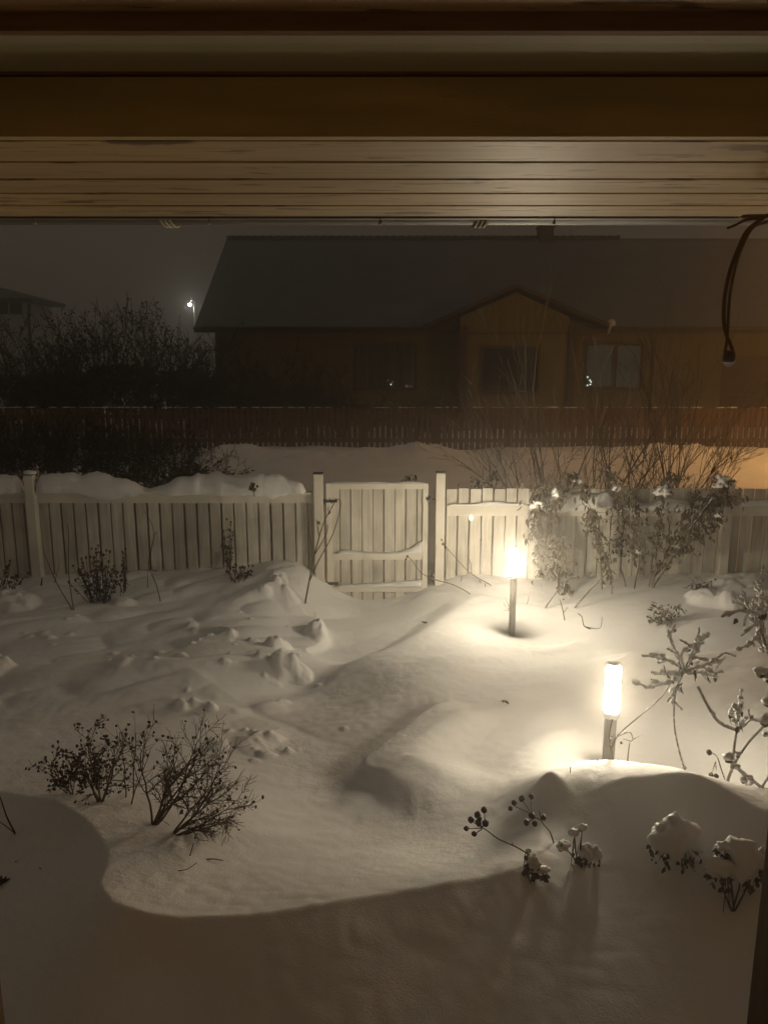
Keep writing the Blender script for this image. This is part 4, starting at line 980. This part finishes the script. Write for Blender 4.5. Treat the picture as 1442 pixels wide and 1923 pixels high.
def capped_plant(base_px, Y, cap, leaves, label, seed, stem=None, spread=.05):
    """cap: (px,py,halfwidth_px,height_px); leaves: pixel points of hanging leaves"""
    R = random.Random(seed); k = Y/math.cos(.5)/F*1.05
    base = gp(base_px[0], base_px[1]); gzz = base.z-.02
    base = Vector((base.x, base.y, gzz))
    t = thing('snow_capped_plant', base, label, 'plant', 'snow-capped withered plants in the lower right'); st = MB(); lf = MB(); sn = MB()
    for (px, py, hw, hh) in cap:
        c = at(px, py, Y); m0 = MB(); m0.blob(c, hw*k*.95, hw*k*.8, hh*k*.9, R.random()*40, .42, 3, fr=1.7); sn.v += []
        bb = len(sn.v)
        for v in m0.v:      # a dome with a ragged, undercut skirt
            z = v[2]
            if z < c.z: z = c.z-(c.z-z)*(.85+.9*mnoise.noise(Vector((v[0]*45, v[1]*45, 1))))
            sn.v.append((v[0], v[1], z))
        for f in m0.f: sn.f.append(tuple(bb+q for q in f)); sn.sm.append(True)
        st.tube([base+Vector((R.uniform(-.01, .01), 0, 0)), base.lerp(c, .5)+Vector((R.uniform(-.02, .02), 0, 0)), c], [.004, .0035, .002], 5)
        if hw > 12:
            for q in range(26):
                a = R.uniform(0, 6.28); e_ = c+Vector((math.cos(a)*hw*k*.85, math.sin(a)*hw*k*.7, -hh*k*R.uniform(.5, 1.15)))
                lf.leaf(e_, Vector((R.gauss(0, .4), R.gauss(-.1, .3), -1)), Vector((R.gauss(0, .6), -1, .3)), R.uniform(.018, .036), R.uniform(.010, .02), .4, .3)
    for (px, py, L) in leaves:
        q = at(px, py, Y+R.uniform(-.03, .02)); lf.leaf(q, Vector((R.gauss(0, .35), R.gauss(0, .2), -1)), Vector((R.gauss(0, .5), -1, .2)), L, L*.5, .4, .3)
        top = min(cap, key=lambda c_: abs(c_[0]-px)); tq = at(top[0], top[1], Y)
        st.tube([tq.lerp(q, .2), tq.lerp(q, .6)+rv(R)*.01, q], [.0025, .002, .0015], 4)
    st.build('stems', M['twig'], t); lf.build('leaves', M['leafmd'], t); sn.build('snow_cap', M['snow2'], t)
capped_plant((1290, 1635), Yg(1290, 1635), ((1266, 1572, 42, 37), (1262, 1536, 8, 5), (1240, 1572, 20, 26)), ((1290, 1560, .03), (1245, 1592, .035), (1262, 1608, .03), (1280, 1620, .03), (1290, 1612, .04), (1300, 1608, .03), (1315, 1612, .035), (1292, 1640, .025), (1308, 1642, .03), (1270, 1612, .03)), 'withered plant under a rounded snow cap, the left of the two large ones', 51)
capped_plant((1375, 1715), Yg(1370, 1700), ((1392, 1610, 40, 37), (1350, 1624, 26, 22), (1358, 1590, 14, 9), (1424, 1612, 16, 22)), ((1335, 1632, .03), (1352, 1640, .035), (1365, 1642, .04), (1358, 1648, .035), (1385, 1635, .035), (1405, 1660, .06), (1412, 1670, .06), (1400, 1655, .05), (1368, 1665, .05), (1372, 1690, .05), (1355, 1665, .04), (1357, 1715, .03), (1371, 1732, .04), (1395, 1650, .05)), 'withered plant under a large snow cap beside the porch post', 52)
capped_plant((1085, 1625), Yg(1085, 1625), ((1078, 1564, 9, 8), (1093, 1555, 9, 6), (1058, 1588, 12, 11), (1098, 1600, 14, 16), (1118, 1605, 10, 16)), ((1073, 1565, .02), (1052, 1585, .025), (1075, 1600, .03), (1090, 1602, .03), (1072, 1622, .045), (1115, 1620, .03), (1125, 1622, .025)), 'faint snowy plant in the shaded slope between the berries and the capped plants', 53)
capped_plant((1000, 1655), Yg(1000, 1655), ((1001, 1618, 13, 13), (1015, 1632, 14, 7), (992, 1598, 5, 5)), ((985, 1605, .03), (990, 1625, .035), (982, 1635, .04), (988, 1652, .025), (996, 1658, .025), (1020, 1640, .03)), 'small drooping plant with a snow-wrapped head at the end of the berry stem', 54)

# ------------------------------------------------------------------ brown picket fence across the lane
BY = 20.0
bf = thing('picket_fence', (0, BY, 0), 'long brown picket fence across the lane in front of the neighbour house', 'fence')
b = MB(); Rr = random.Random(6); x = -14.0; zt = at(721, 766, BY).z
while x < 13:
    dz = Rr.uniform(-.012, .012); wv = .105
    b.box(x, x+wv, BY, BY+.022, -.1, zt-.03+dz)
    # rounded picket head
    bb = len(b.v)
    b.quadprism([(x, BY, zt-.03+dz), (x+wv, BY, zt-.03+dz), (x+wv*.8, BY, zt-.008+dz), (x+wv*.5, BY, zt+dz), (x+wv*.2, BY, zt-.008+dz)], .022)
    x += .145
b.build('pickets', M['brownfence'], bf)
for zz in (zt-.22, .25):
    b = MB(); b.box(-14, 13, BY+.024, BY+.07, zz-.05, zz+.05); b.build('rail', M['brownfence'], bf)
for k in range(15):
    b = MB(); b.box(-13.9+k*1.9, -13.8+k*1.9, BY+.072, BY+.16, -.1, zt-.06); b.build('post', M['brownfence'], bf)
b = MB(); Rr = random.Random(16)
for k in range(150):
    xx = -13+26*Rr.random(); l = Rr.uniform(.04, .16)
    b.blob((xx, BY+.012, zt+.006), l, .03, Rr.uniform(.010, .028), Rr.random()*90, .4, 1, flat=.3)
tag(b.build('snow_on_pickets', M['snow2']), 'small snow dabs along the tops of the brown picket fence', 'snow', kind='stuff')

# ------------------------------------------------------------------ neighbour house
HY = 26.0
nh = thing('neighbour_house', (3, HY, 0), 'long single-storey ochre house with a snowy roof and a small gabled porch', 'house')
exL = at(372, 615, HY).x; ze = at(721, 615, HY-.5).z
RY = 31.5; zr = at(721, 448, RY).z
xR = 17.5; xL = exL+.45
b = MB(); b.box(xL+.1, xR, HY, HY+10.5, -.3, ze-.05)
o = b.build('wall', M['wall'], nh)
# gable triangle + roof slab
rf_ = MB()
th = .16
def slab(b, a0, a1, b1, b0, th):
    v = [Vector(q) for q in (a0, a1, b1, b0)]; n = (v[1]-v[0]).cross(v[3]-v[0]).normalized()
    base = len(b.v)
    for q in v: b.v.append(tuple(q))
    for q in v: b.v.append(tuple(q-n*th))
    for f in ((0, 1, 2, 3), (7, 6, 5, 4), (0, 4, 5, 1), (1, 5, 6, 2), (2, 6, 7, 3), (3, 7, 4, 0)): b.f.append(tuple(base+i for i in f)); b.sm.append(False)
slab(rf_, (exL, HY-.5, ze), (xR+.5, HY-.5, ze), (xR+.5, RY, zr), (exL, RY, zr), th)
slab(rf_, (xR+.5, HY+11, ze), (exL, HY+11, ze), (exL, RY, zr), (xR+.5, RY, zr), th)
roof = rf_.build('roof', M['rooftile'], nh)
rs = MB()
slab(rs, (exL+.06, HY-.46, ze+.035), (xR+.4, HY-.46, ze+.035), (xR+.4, RY-.28, zr-.12), (exL+.06, RY-.28, zr-.12), .02)
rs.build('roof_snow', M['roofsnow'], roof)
b = MB()   # ridge caps: little tile humps
x = exL
while x < 8.9:
    b.tube([(x, RY, zr+.01), (x+.28, RY, zr+.035)], .09, 6); x += .3
b.build('ridge_tiles', M['rooftile'], roof)
b = MB()   # broken edge of snow under the ridge: dark tile noses showing through
Rr = random.Random(9); x = exL+.1
sl = (zr-ze)/(RY-HY+.5)
while x < 8.5:
    l = Rr.uniform(.15, .55); yy = RY-.30; b.tube([(x, yy, zr-.30*sl+.02), (x+.02, yy-l*.7, zr-(.30+l*.7)*sl+.015)], .035, 5); x += .3
b.build('exposed_tiles', M['rooftile'], roof)
ch = MB(); cx0 = at(1014, 445, 31).x; cx1 = at(1040, 445, 31).x
ch.box(cx0, cx1, 31.1, 31.7, zr-.6, at(721, 428, 31.2).z); ch.box(cx0-.05, cx1+.05, 31.05, 31.75, at(721, 428, 31.2).z+.002, at(721, 426, 31.2).z+.06); ch.build('chimney', M['darkpaint'], roof)
b = MB(); b.box(exL, xR, HY-.56, HY-.50, ze-.16, ze-.01); b.build('fascia', M['darkpaint'], nh)
b = MB(); b.box(exL, xR, HY-.50, HY-.001, ze-.10, ze-.06); b.build('eaves_soffit', M['darkpaint'], nh)
# gabled porch
GYY = 24.7
apex = at(970, 540, GYY); lft = at(797, 617, GYY); rgt = at(1142, 614, GYY)
wl = at(863, 700, GYY).x; wr = at(1066, 700, GYY).x
b = MB()
def zroof(x): return apex.z-(apex.z-lft.z)*abs(x-apex.x)/(apex.x-lft.x)-.14
b.quadprism([(wl, GYY+.12, -.2), (wr, GYY+.12, -.2), (wr, GYY+.12, zroof(wr)), (apex.x, GYY+.12, apex.z-.14), (wl, GYY+.12, zroof(wl))], 1.15); b.build('porch_wall', M['wall'], nh)
b = MB(); b.quadprism([(lft.x+.25, GYY+.5, zroof(lft.x+.25)-.02), (wl-.002, GYY+.5, zroof(lft.x+.25)-.02), (wl-.002, GYY+.5, zroof(wl)-.01)], .06); b.build('porch_gable_side', M['darkpaint'], nh); b = MB()
b.quadprism([(wr+.002, GYY+.5, zroof(rgt.x-.25)-.02), (rgt.x-.25, GYY+.5, zroof(rgt.x-.25)-.02), (wr+.002, GYY+.5, zroof(wr)-.01)], .06); b.build('porch_gable_side', M['darkpaint'], nh)
prf = MB()
slab(prf, (lft.x, GYY, lft.z), (apex.x, GYY, apex.z), (apex.x, GYY+4.2, apex.z), (lft.x, GYY+4.2, lft.z), -.12)
slab(prf, (apex.x, GYY, apex.z), (rgt.x, GYY, rgt.z), (rgt.x, GYY+4.2, rgt.z), (apex.x, GYY+4.2, apex.z), -.12)
pro = prf.build('porch_roof_slab', M['darkpaint'], nh)
ps = MB()
slab(ps, (lft.x+.05, GYY+.03, lft.z+.03), (apex.x, GYY+.03, apex.z+.03), (apex.x, GYY+4.2, apex.z+.03), (lft.x+.05, GYY+4.2, lft.z+.03), -.025)
slab(ps, (apex.x, GYY+.03, apex.z+.03), (rgt.x-.05, GYY+.03, rgt.z+.03), (rgt.x-.05, GYY+4.2, rgt.z+.03), (apex.x, GYY+4.2, apex.z+.03), -.025)
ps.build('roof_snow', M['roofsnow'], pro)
# horizontal board line and dark posts of the porch
b = MB(); b.box(wl, wr, GYY+.09, GYY+.118, at(721, 625, GYY).z-.04, at(721, 625, GYY).z+.02); b.build('porch_beam', M['darkpaint'], nh)
for px in (869, 1073):
    xx = at(px, 690, GYY).x
    b = MB(); b.box(xx-.12, xx+.12, GYY+.02, GYY+.22, -.2, at(721, 612, GYY).z); b.build('porch_post', M['darkpaint'], nh)
def window(px0, px1, py0, py1, Y, curtain=None, mull=True, name='window', pm='glass'):
    x0 = at(px0, (py0+py1)/2, Y).x; x1 = at(px1, (py0+py1)/2, Y).x; z0 = at(721, py1, Y).z; z1 = at(721, py0, Y).z; f = .09
    b = MB(); b.box(x0-f, x1+f, Y-.05, Y-.002, z1, z1+f); b.box(x0-f, x1+f, Y-.07, Y-.002, z0-f, z0); b.box(x0-f, x0, Y-.05, Y-.002, z0+.001, z1-.001); b.box(x1, x1+f, Y-.05, Y-.002, z0+.001, z1-.001)
    if mull: b.box((x0+x1)/2-.06, (x0+x1)/2+.06, Y-.048, Y-.002, z0+.001, z1-.001)
    o = b.build(name, M['darkpaint'], nh)
    b = MB(); b.box(x0+.001, x1-.001, Y-.02, Y-.004, z0+.001, z1-.001); b.build('pane', M[pm], o)
    if curtain:
        b = MB()
        for s0, s1 in ((x0+.04, x0+(x1-x0)*.45), (x0+(x1-x0)*.55, x1-.12)):
            n = 18
            base = len(b.v)
            for i in range(n+1):
                xx = s0+(s1-s0)*i/n; yy = Y-.026-.004*math.sin(i*1.9)
                b.v.append((xx, yy, z0+.01)); b.v.append((xx, yy, z1-.06))
            for i in range(n): q = base+2*i; b.f.append((q, q+2, q+3, q+1)); b.sm.append(True)
        b.build('curtain', M['curtain'], o)
    return o, x0, x1, z0, z1
window(668, 778, 650, 728, HY)
window(906, 1008, 655, 735, GYY+.12, mull=False)
wn, x0, x1, z0, z1 = window(1099, 1205, 646, 727, HY, curtain=True)
b = MB(); Rr = random.Random(2)
for k in range(5): b.blob((x0+.08+.05*k*Rr.random(), HY-.045, z0+.06+.30*Rr.random()**2), .022, .006, .03, k, .4, 1)
b.build('window_light_spots', M['tinylight'], wn)  # small emissive spots at the lower left of the curtained window
p = at(734, 722, HY-.06); b = MB(); b.blob(p, .022, .01, .022, 1, .1, 1); b.blob(p+Vector((-.1, 0, .13)), .008, .005, .008, 1, .1, 1); b.blob(p+Vector((.05, 0, .08)), .008, .005, .008, 1, .1, 1); b.build('window_lights', M['tinylight'], nh)  # tiny emissive points in the dark left window
# downpipes, gutter and vertical boarding of the neighbour house
b = MB(); b.tube([(exL, HY-.62, ze-.03), (xR, HY-.62, ze-.03)], .06, 8); b.build('gutter', M['darkpaint'], nh)
for px in (418, 1222):
    xx = at(px, 690, HY).x; b = MB(); b.tube([(xx, HY-.6, ze-.1), (xx, HY-.12, ze-.45), (xx, HY-.10, 0)], .045, 8); b.build('downpipe', M['darkpaint'], nh)
b = MB(); xx = xL+.3
while xx < xR: b.box(xx, xx+.045, HY-.022, HY-.001, 0, ze-.16); xx += .30
b.build('wall_battens', M['wall'], nh)
b = MB(); xx = wl+.15
while xx < wr: b.box(xx, xx+.04, GYY+.098, GYY+.119, at(721, 622, GYY).z+.02, zroof(xx)-.03); xx += .22
b.build('gable_battens', M['wall'], nh)
# garage
x0 = at(1354, 710, HY).x; b = MB(); zg = at(721, 667, HY).z
for k in range(6): b.box(x0, x0+3.0, HY-.05+.006*(k % 2), HY-.002, -.1+k*(zg+.1)/6, -.1+(k+1)*(zg+.1)/6-.02)
b.build('garage_door', M['garage'], nh)
# satellite dish-like knob on the right eave corner of the porch
p = at(1148, 606, 24.9); b = MB(); b.blob(p, .13, .10, .12, 2, .25, 2); b.tube([p, p+Vector((-.1, 0, -.35))], .04, 6); b.build('gutter_elbow', M['farwall'], nh)

# ------------------------------------------------------------------ far house on the left
fh = thing('far_house', at(40, 600, 36), 'distant pale house with a snowy hip roof at the left edge', 'house')
FHY = 36.0
a = at(52, 560, FHY); b = MB(); zb = 0.0
b.box(-36, a.x, FHY, FHY+2.4, zb, at(721, 556, FHY).z); b.build('wall', M['farwall'], fh)
b = MB(); zE = at(721, 560, FHY-.6).z; xE = at(62, 560, FHY-.6).x; zT = at(721, 522, FHY).z+1.2
v = [(-37, FHY-.6, zE+.5), (xE, FHY-.6, zE), (xE, FHY+3.0, zE), (-37, FHY+3.0, zE+.5), (-26, FHY+1.2, zT-1.0), (xE-3.2, FHY+1.2, zT-1.25)]
b.v += v; b.v += [(q[0], q[1], q[2]-.18) for q in v[:4]]
for f in ((0, 1, 5, 4), (1, 2, 5), (2, 3, 4, 5), (3, 0, 4), (6, 7, 1, 0), (7, 8, 2, 1), (8, 9, 3, 2), (9, 6, 0, 3), (9, 8, 7, 6)): b.f.append(f); b.sm.append(False)
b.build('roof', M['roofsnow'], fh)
b = MB(); b.box(-36, xE, FHY-.66, FHY-.605, zE-.17, zE-.02, ); b.build('eaves_board', M['darkpaint'], fh)
b = MB(); px_ = at(54, 590, FHY-.1).x; b.tube([(xE-.15, FHY-.62, zE-.2), (px_, FHY-.1, zE-.8), (px_, FHY-.1, 0)], .07, 6); b.build('downpipe', M['darkpaint'], fh)
for q0, q1 in ((-20, -4), (0, 16), (20, 42)):
    x0 = at(q0, 580, FHY).x; x1 = at(q1, 580, FHY).x
    b = MB(); b.box(x0, x1, FHY-.03, FHY-.002, at(721, 590, FHY).z, at(721, 568, FHY).z); b.build('window', M['glass'], fh)

# ------------------------------------------------------------------ street lamps
SY = 58.0
pL = at(357, 572, SY)
sl_ = thing('street_lamp', (at(366, 600, SY).x, SY, 0), 'distant lit street lamp on a slim pole beyond the dark bushes', 'street lamp')
b = MB(); xp = at(366, 600, SY).x; b.tube([(xp, SY, 0), (xp, SY, pL.z+.2)], [.08, .05], 8); b.tube([(xp, SY, pL.z+.2), ((xp+pL.x)/2, SY, pL.z+.32), (pL.x, SY, pL.z+.2)], .045, 6); b.build('pole', M['metal'], sl_)
b = MB(); b.blob((pL.x, SY, pL.z), .13, .13, .11, 1, 0, 2); b.build('lamp_head', M['farlamp'], sl_)
SX, SYY, SZ = 10.4, 14.2, 4.2
sl2 = thing('street_lamp', (SX+.9, SYY, 0), 'sodium street lamp of the lane out of view to the right', 'street lamp')
b = MB(); b.tube([(SX+.9, SYY, 0), (SX+.9, SYY, SZ+.1)], [.08, .05], 8); b.tube([(SX+.9, SYY, SZ+.1), (SX, SYY, SZ+.15)], .04, 6); b.build('pole', M['metal'], sl2)
b = MB(); b.box(SX-.3, SX+.15, SYY-.12, SYY+.12, SZ+.03, SZ+.12); b.build('hood', M['dkmetal'], sl2)
b = MB(); b.blob((SX, SYY, SZ-.05), .13, .09, .07, 1, 0, 2); b.build('lamp_head', M['sodium'], sl2)

# ------------------------------------------------------------------ dark thickets on the left
LOW = 0
def thicket_mesh(seed, Hh, Wd, n, lvl=3, nb=3, r=.03, leafn=0, spreadv=.5, rmin=.006, ratio=.5):
    R = random.Random(seed); b = MB(); ts = []; segs = []; lo = LOW
    for i in range(n):
        a = Vector((R.uniform(-Wd*.5, Wd*.5), R.uniform(-.5, .5), -.1)); v = Vector((R.uniform(-.35, .35)*Wd*.5, R.uniform(-.4, .4), Hh*R.uniform(.6, 1.0)))
        grow(b, a, v, v.length, r*R.uniform(.5, 1), lvl, R, up=.08, wig=.14, nb=nb, spread=spreadv, ratio=ratio, seg=5, sides=3, tips=ts, rmin=rmin, segs=segs, t0=.15)
    lf = MB()
    for k in range(leafn):
        a, b__, r_ = R.choice(segs); q = a.lerp(b__, R.random())+rv(R)*.08
        if q.z > Hh*.66 and R.random() < .93: continue
        if q.z < lo*Hh: continue
        lf.leaf(q, rv(R), rv(R), R.uniform(.06, .14), R.uniform(.04, .08), .3)
    return b, lf
def thicket(proto, loc, rot, s, label, name='bare_thicket', group='dark thicket beyond the lane'):
    b, lf = proto
    t = thing(name, loc, label, 'bush', group); t.rotation_euler = (0, 0, rot); t.scale = s
    for nm, me_ in (('branches', b), ('foliage', lf)):
        if me_ is None: continue
        o = bpy.data.objects.new(nm, me_); C.objects.link(o); o.parent = t
    return t
HS = []
def tomesh(pr_, mb_, ml):
    out = []; global PH; PH = sorted(q[2] for q in pr_[0].v)[int(len(pr_[0].v)*.995)]; HS.append(PH)
    for m_, mm in ((pr_[0], mb_), (pr_[1], ml)):
        if not m_.v: out.append(None); continue
        me_ = bpy.data.meshes.new('thicket'); me_.from_pydata(m_.v, [], m_.f); me_.polygons.foreach_set('use_smooth', m_.sm); me_.materials.append(mm); out.append(me_)
    return out
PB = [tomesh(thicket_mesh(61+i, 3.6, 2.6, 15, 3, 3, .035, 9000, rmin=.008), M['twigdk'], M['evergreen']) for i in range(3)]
spots = [(-12, 600), (42, 612), (95, 600), (140, 585), (185, 575), (235, 568), (285, 572), (330, 590), (378, 608), (425, 640)]
wrd = ['leftmost bush of the dark thicket, under the distant house', 'bush of the dark thicket below the distant house wall', 'low-topped bush of the dark thicket right of the distant house', 'rounded bush of the dark thicket left of its middle', 'bare-topped bush of the dark thicket near its middle',
       'tallest spiky bush in the middle of the dark thicket', 'spiky bush of the dark thicket left of the street lamp', 'bush of the dark thicket just below the street lamp', 'bush of the dark thicket against the corner of the neighbour house', 'lower bush of the dark thicket in front of the house corner']
Rr = random.Random(12)
for i, (px, pyt) in enumerate(spots):
    Y = 24.2+Rr.uniform(-.6, .8); p = at(px, 700, Y); zt_ = at(px, pyt, Y).z
    thicket(PB[i % 3], (p.x, Y, 0), Rr.uniform(0, 6.28), (1, 1, zt_/HS[i % 3]), wrd[i])
LOW = .45
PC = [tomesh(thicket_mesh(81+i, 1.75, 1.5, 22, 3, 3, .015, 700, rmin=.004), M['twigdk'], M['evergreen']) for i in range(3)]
spots = [(-30, 740), (30, 760), (85, 745), (150, 770), (210, 765), (265, 785), (318, 805), (360, 835)]
wr2 = ['tall tangled shrub in the lane at the left edge', 'tangled shrub in the lane above the leftmost fence post', 'tall tangled shrub in the lane behind the leftmost fence bay', 'tangled shrub in the lane, fourth from the left edge', 'tangled shrub in the lane, fifth from the left edge', 'tangled shrub in the lane left of the open snow bank',
       'low tangled shrub beside the open snow bank', 'lowest tangled shrub drooping over the open snow bank']
for i, (px, pyt) in enumerate(spots):
    Y = 12.6+Rr.uniform(-.7, .9); p = at(px, 880, Y); zt_ = at(px, pyt, Y).z
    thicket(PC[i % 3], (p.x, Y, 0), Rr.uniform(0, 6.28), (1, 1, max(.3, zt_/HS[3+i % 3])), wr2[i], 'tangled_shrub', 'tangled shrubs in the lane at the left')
for i, (px, pyt, lb) in enumerate(((-10, 775, 'leftmost tangle of the second row of lane shrubs'), (60, 785, 'dark tangle in the second row of lane shrubs above the leftmost fence post'), (125, 780, 'dark tangle in the second row of lane shrubs, third from the left edge'), (190, 790, 'dark tangle in the second row of lane shrubs, fourth from the left edge'), (255, 795, 'dark tangle in the second row of lane shrubs, last before the picket fence shows'), (310, 805, 'thin tangle where the brown picket fence comes into view'))):
    Y = 17.0+Rr.uniform(-.6, .6); p = at(px, 860, Y); zt_ = at(px, pyt, Y).z
    thicket(PC[(i+2) % 3], (p.x, Y, 0), Rr.uniform(0, 6.28), (1.2, 1.2, max(.3, zt_/HS[3+(i+2) % 3])), lb, 'tangled_shrub', 'second row of tangled shrubs in the lane')
# bushes in front of the neighbour house
for i, (px, pyt, lb) in enumerate(((470, 640, 'dark bush covering the left end of the neighbour house wall'), (560, 650, 'dark bush before the neighbour house wall left of its dark window'), (640, 690, 'low dark bush under the left window of the neighbour house'), (810, 720, 'low dark bush beside the porch of the neighbour house'))):
    Y = 22.5; p = at(px, 700, Y); zt_ = at(px, pyt, Y).z
    thicket(PB[(i+1) % 3], (p.x, Y, 0), 1.1*i, (.85, .8, zt_/HS[(i+1) % 3]), lb, group='dark bushes before the neighbour house')

# ------------------------------------------------------------------ bent cord with a drop hanging from the eave
t = thing('hanging_cord', at(1450, 400, 1.7), 'bent dark brown cord hanging from the eave with a clear drop at its end', 'cord')
YC = 1.72
b = MB(); P = spx(((1475, 385), (1442, 404), (1420, 418), (1400, 436), (1384, 470), (1371, 505), (1361, 550), (1358, 595), (1362, 625), (1372, 650), (1378, 668)), YC, 4); n = len(P)
b.tube(P, [.0046-.0012*abs(i/n-.5) for i in range(n)], 8); b.build('cord', M['cord'], t)
b = MB(); P = spx(((1470, 402), (1440, 416), (1412, 428), (1390, 470), (1378, 510), (1369, 560), (1366, 610), (1364, 640), (1360, 662)), YC-.012, 4); b.tube(P, .0036, 8); b.build('cord', M['cord'], t)
b = MB(); P = spx(((1450, 406), (1420, 406), (1396, 406), (1390, 409)), YC, 3); b.tube(P, taper(len(P), .005, .0025), 6)
P = spx(((1425, 410), (1400, 413), (1382, 422), (1364, 429)), YC, 3); b.tube(P, taper(len(P), .004, .0025), 6); b.build('side_twig', M['cord'], t)
c = at(1368, 672, YC-.006); b = MB(); b.lathe((c.x, c.y, c.z), [(.008, -.008), (.0125, .0), (.0125, .012), (.008, .016)], 16); b.build('socket', M['cord'], t)
b = MB(); b.lathe((c.x, c.y, c.z), [(.002, -.020), (.009, -.017), (.0135, -.008), (.0135, .002), (.012, .006)], 18); b.build('drop', M['ice'], t)

# ------------------------------------------------------------------ haze, added for the glow round the lamps
hz = MB(); hz.box(-38, 20, -6, 66, -1.6, 10.5)
hm = bpy.data.materials.new('haze'); hm.use_nodes = True; n = hm.node_tree; n.nodes.clear()
ho = n.nodes.new('ShaderNodeOutputMaterial'); pv = n.nodes.new('ShaderNodeVolumePrincipled')
pv.inputs['Color'].default_value = (.92, .92, .90, 1); pv.inputs['Density'].default_value = .017; pv.inputs['Anisotropy'].default_value = .92
n.links.new(pv.outputs[0], ho.inputs['Volume'])
o = hz.build('haze', hm); tag(o, 'thin haze added to the night air for the lamp glow', 'haze', kind='stuff')
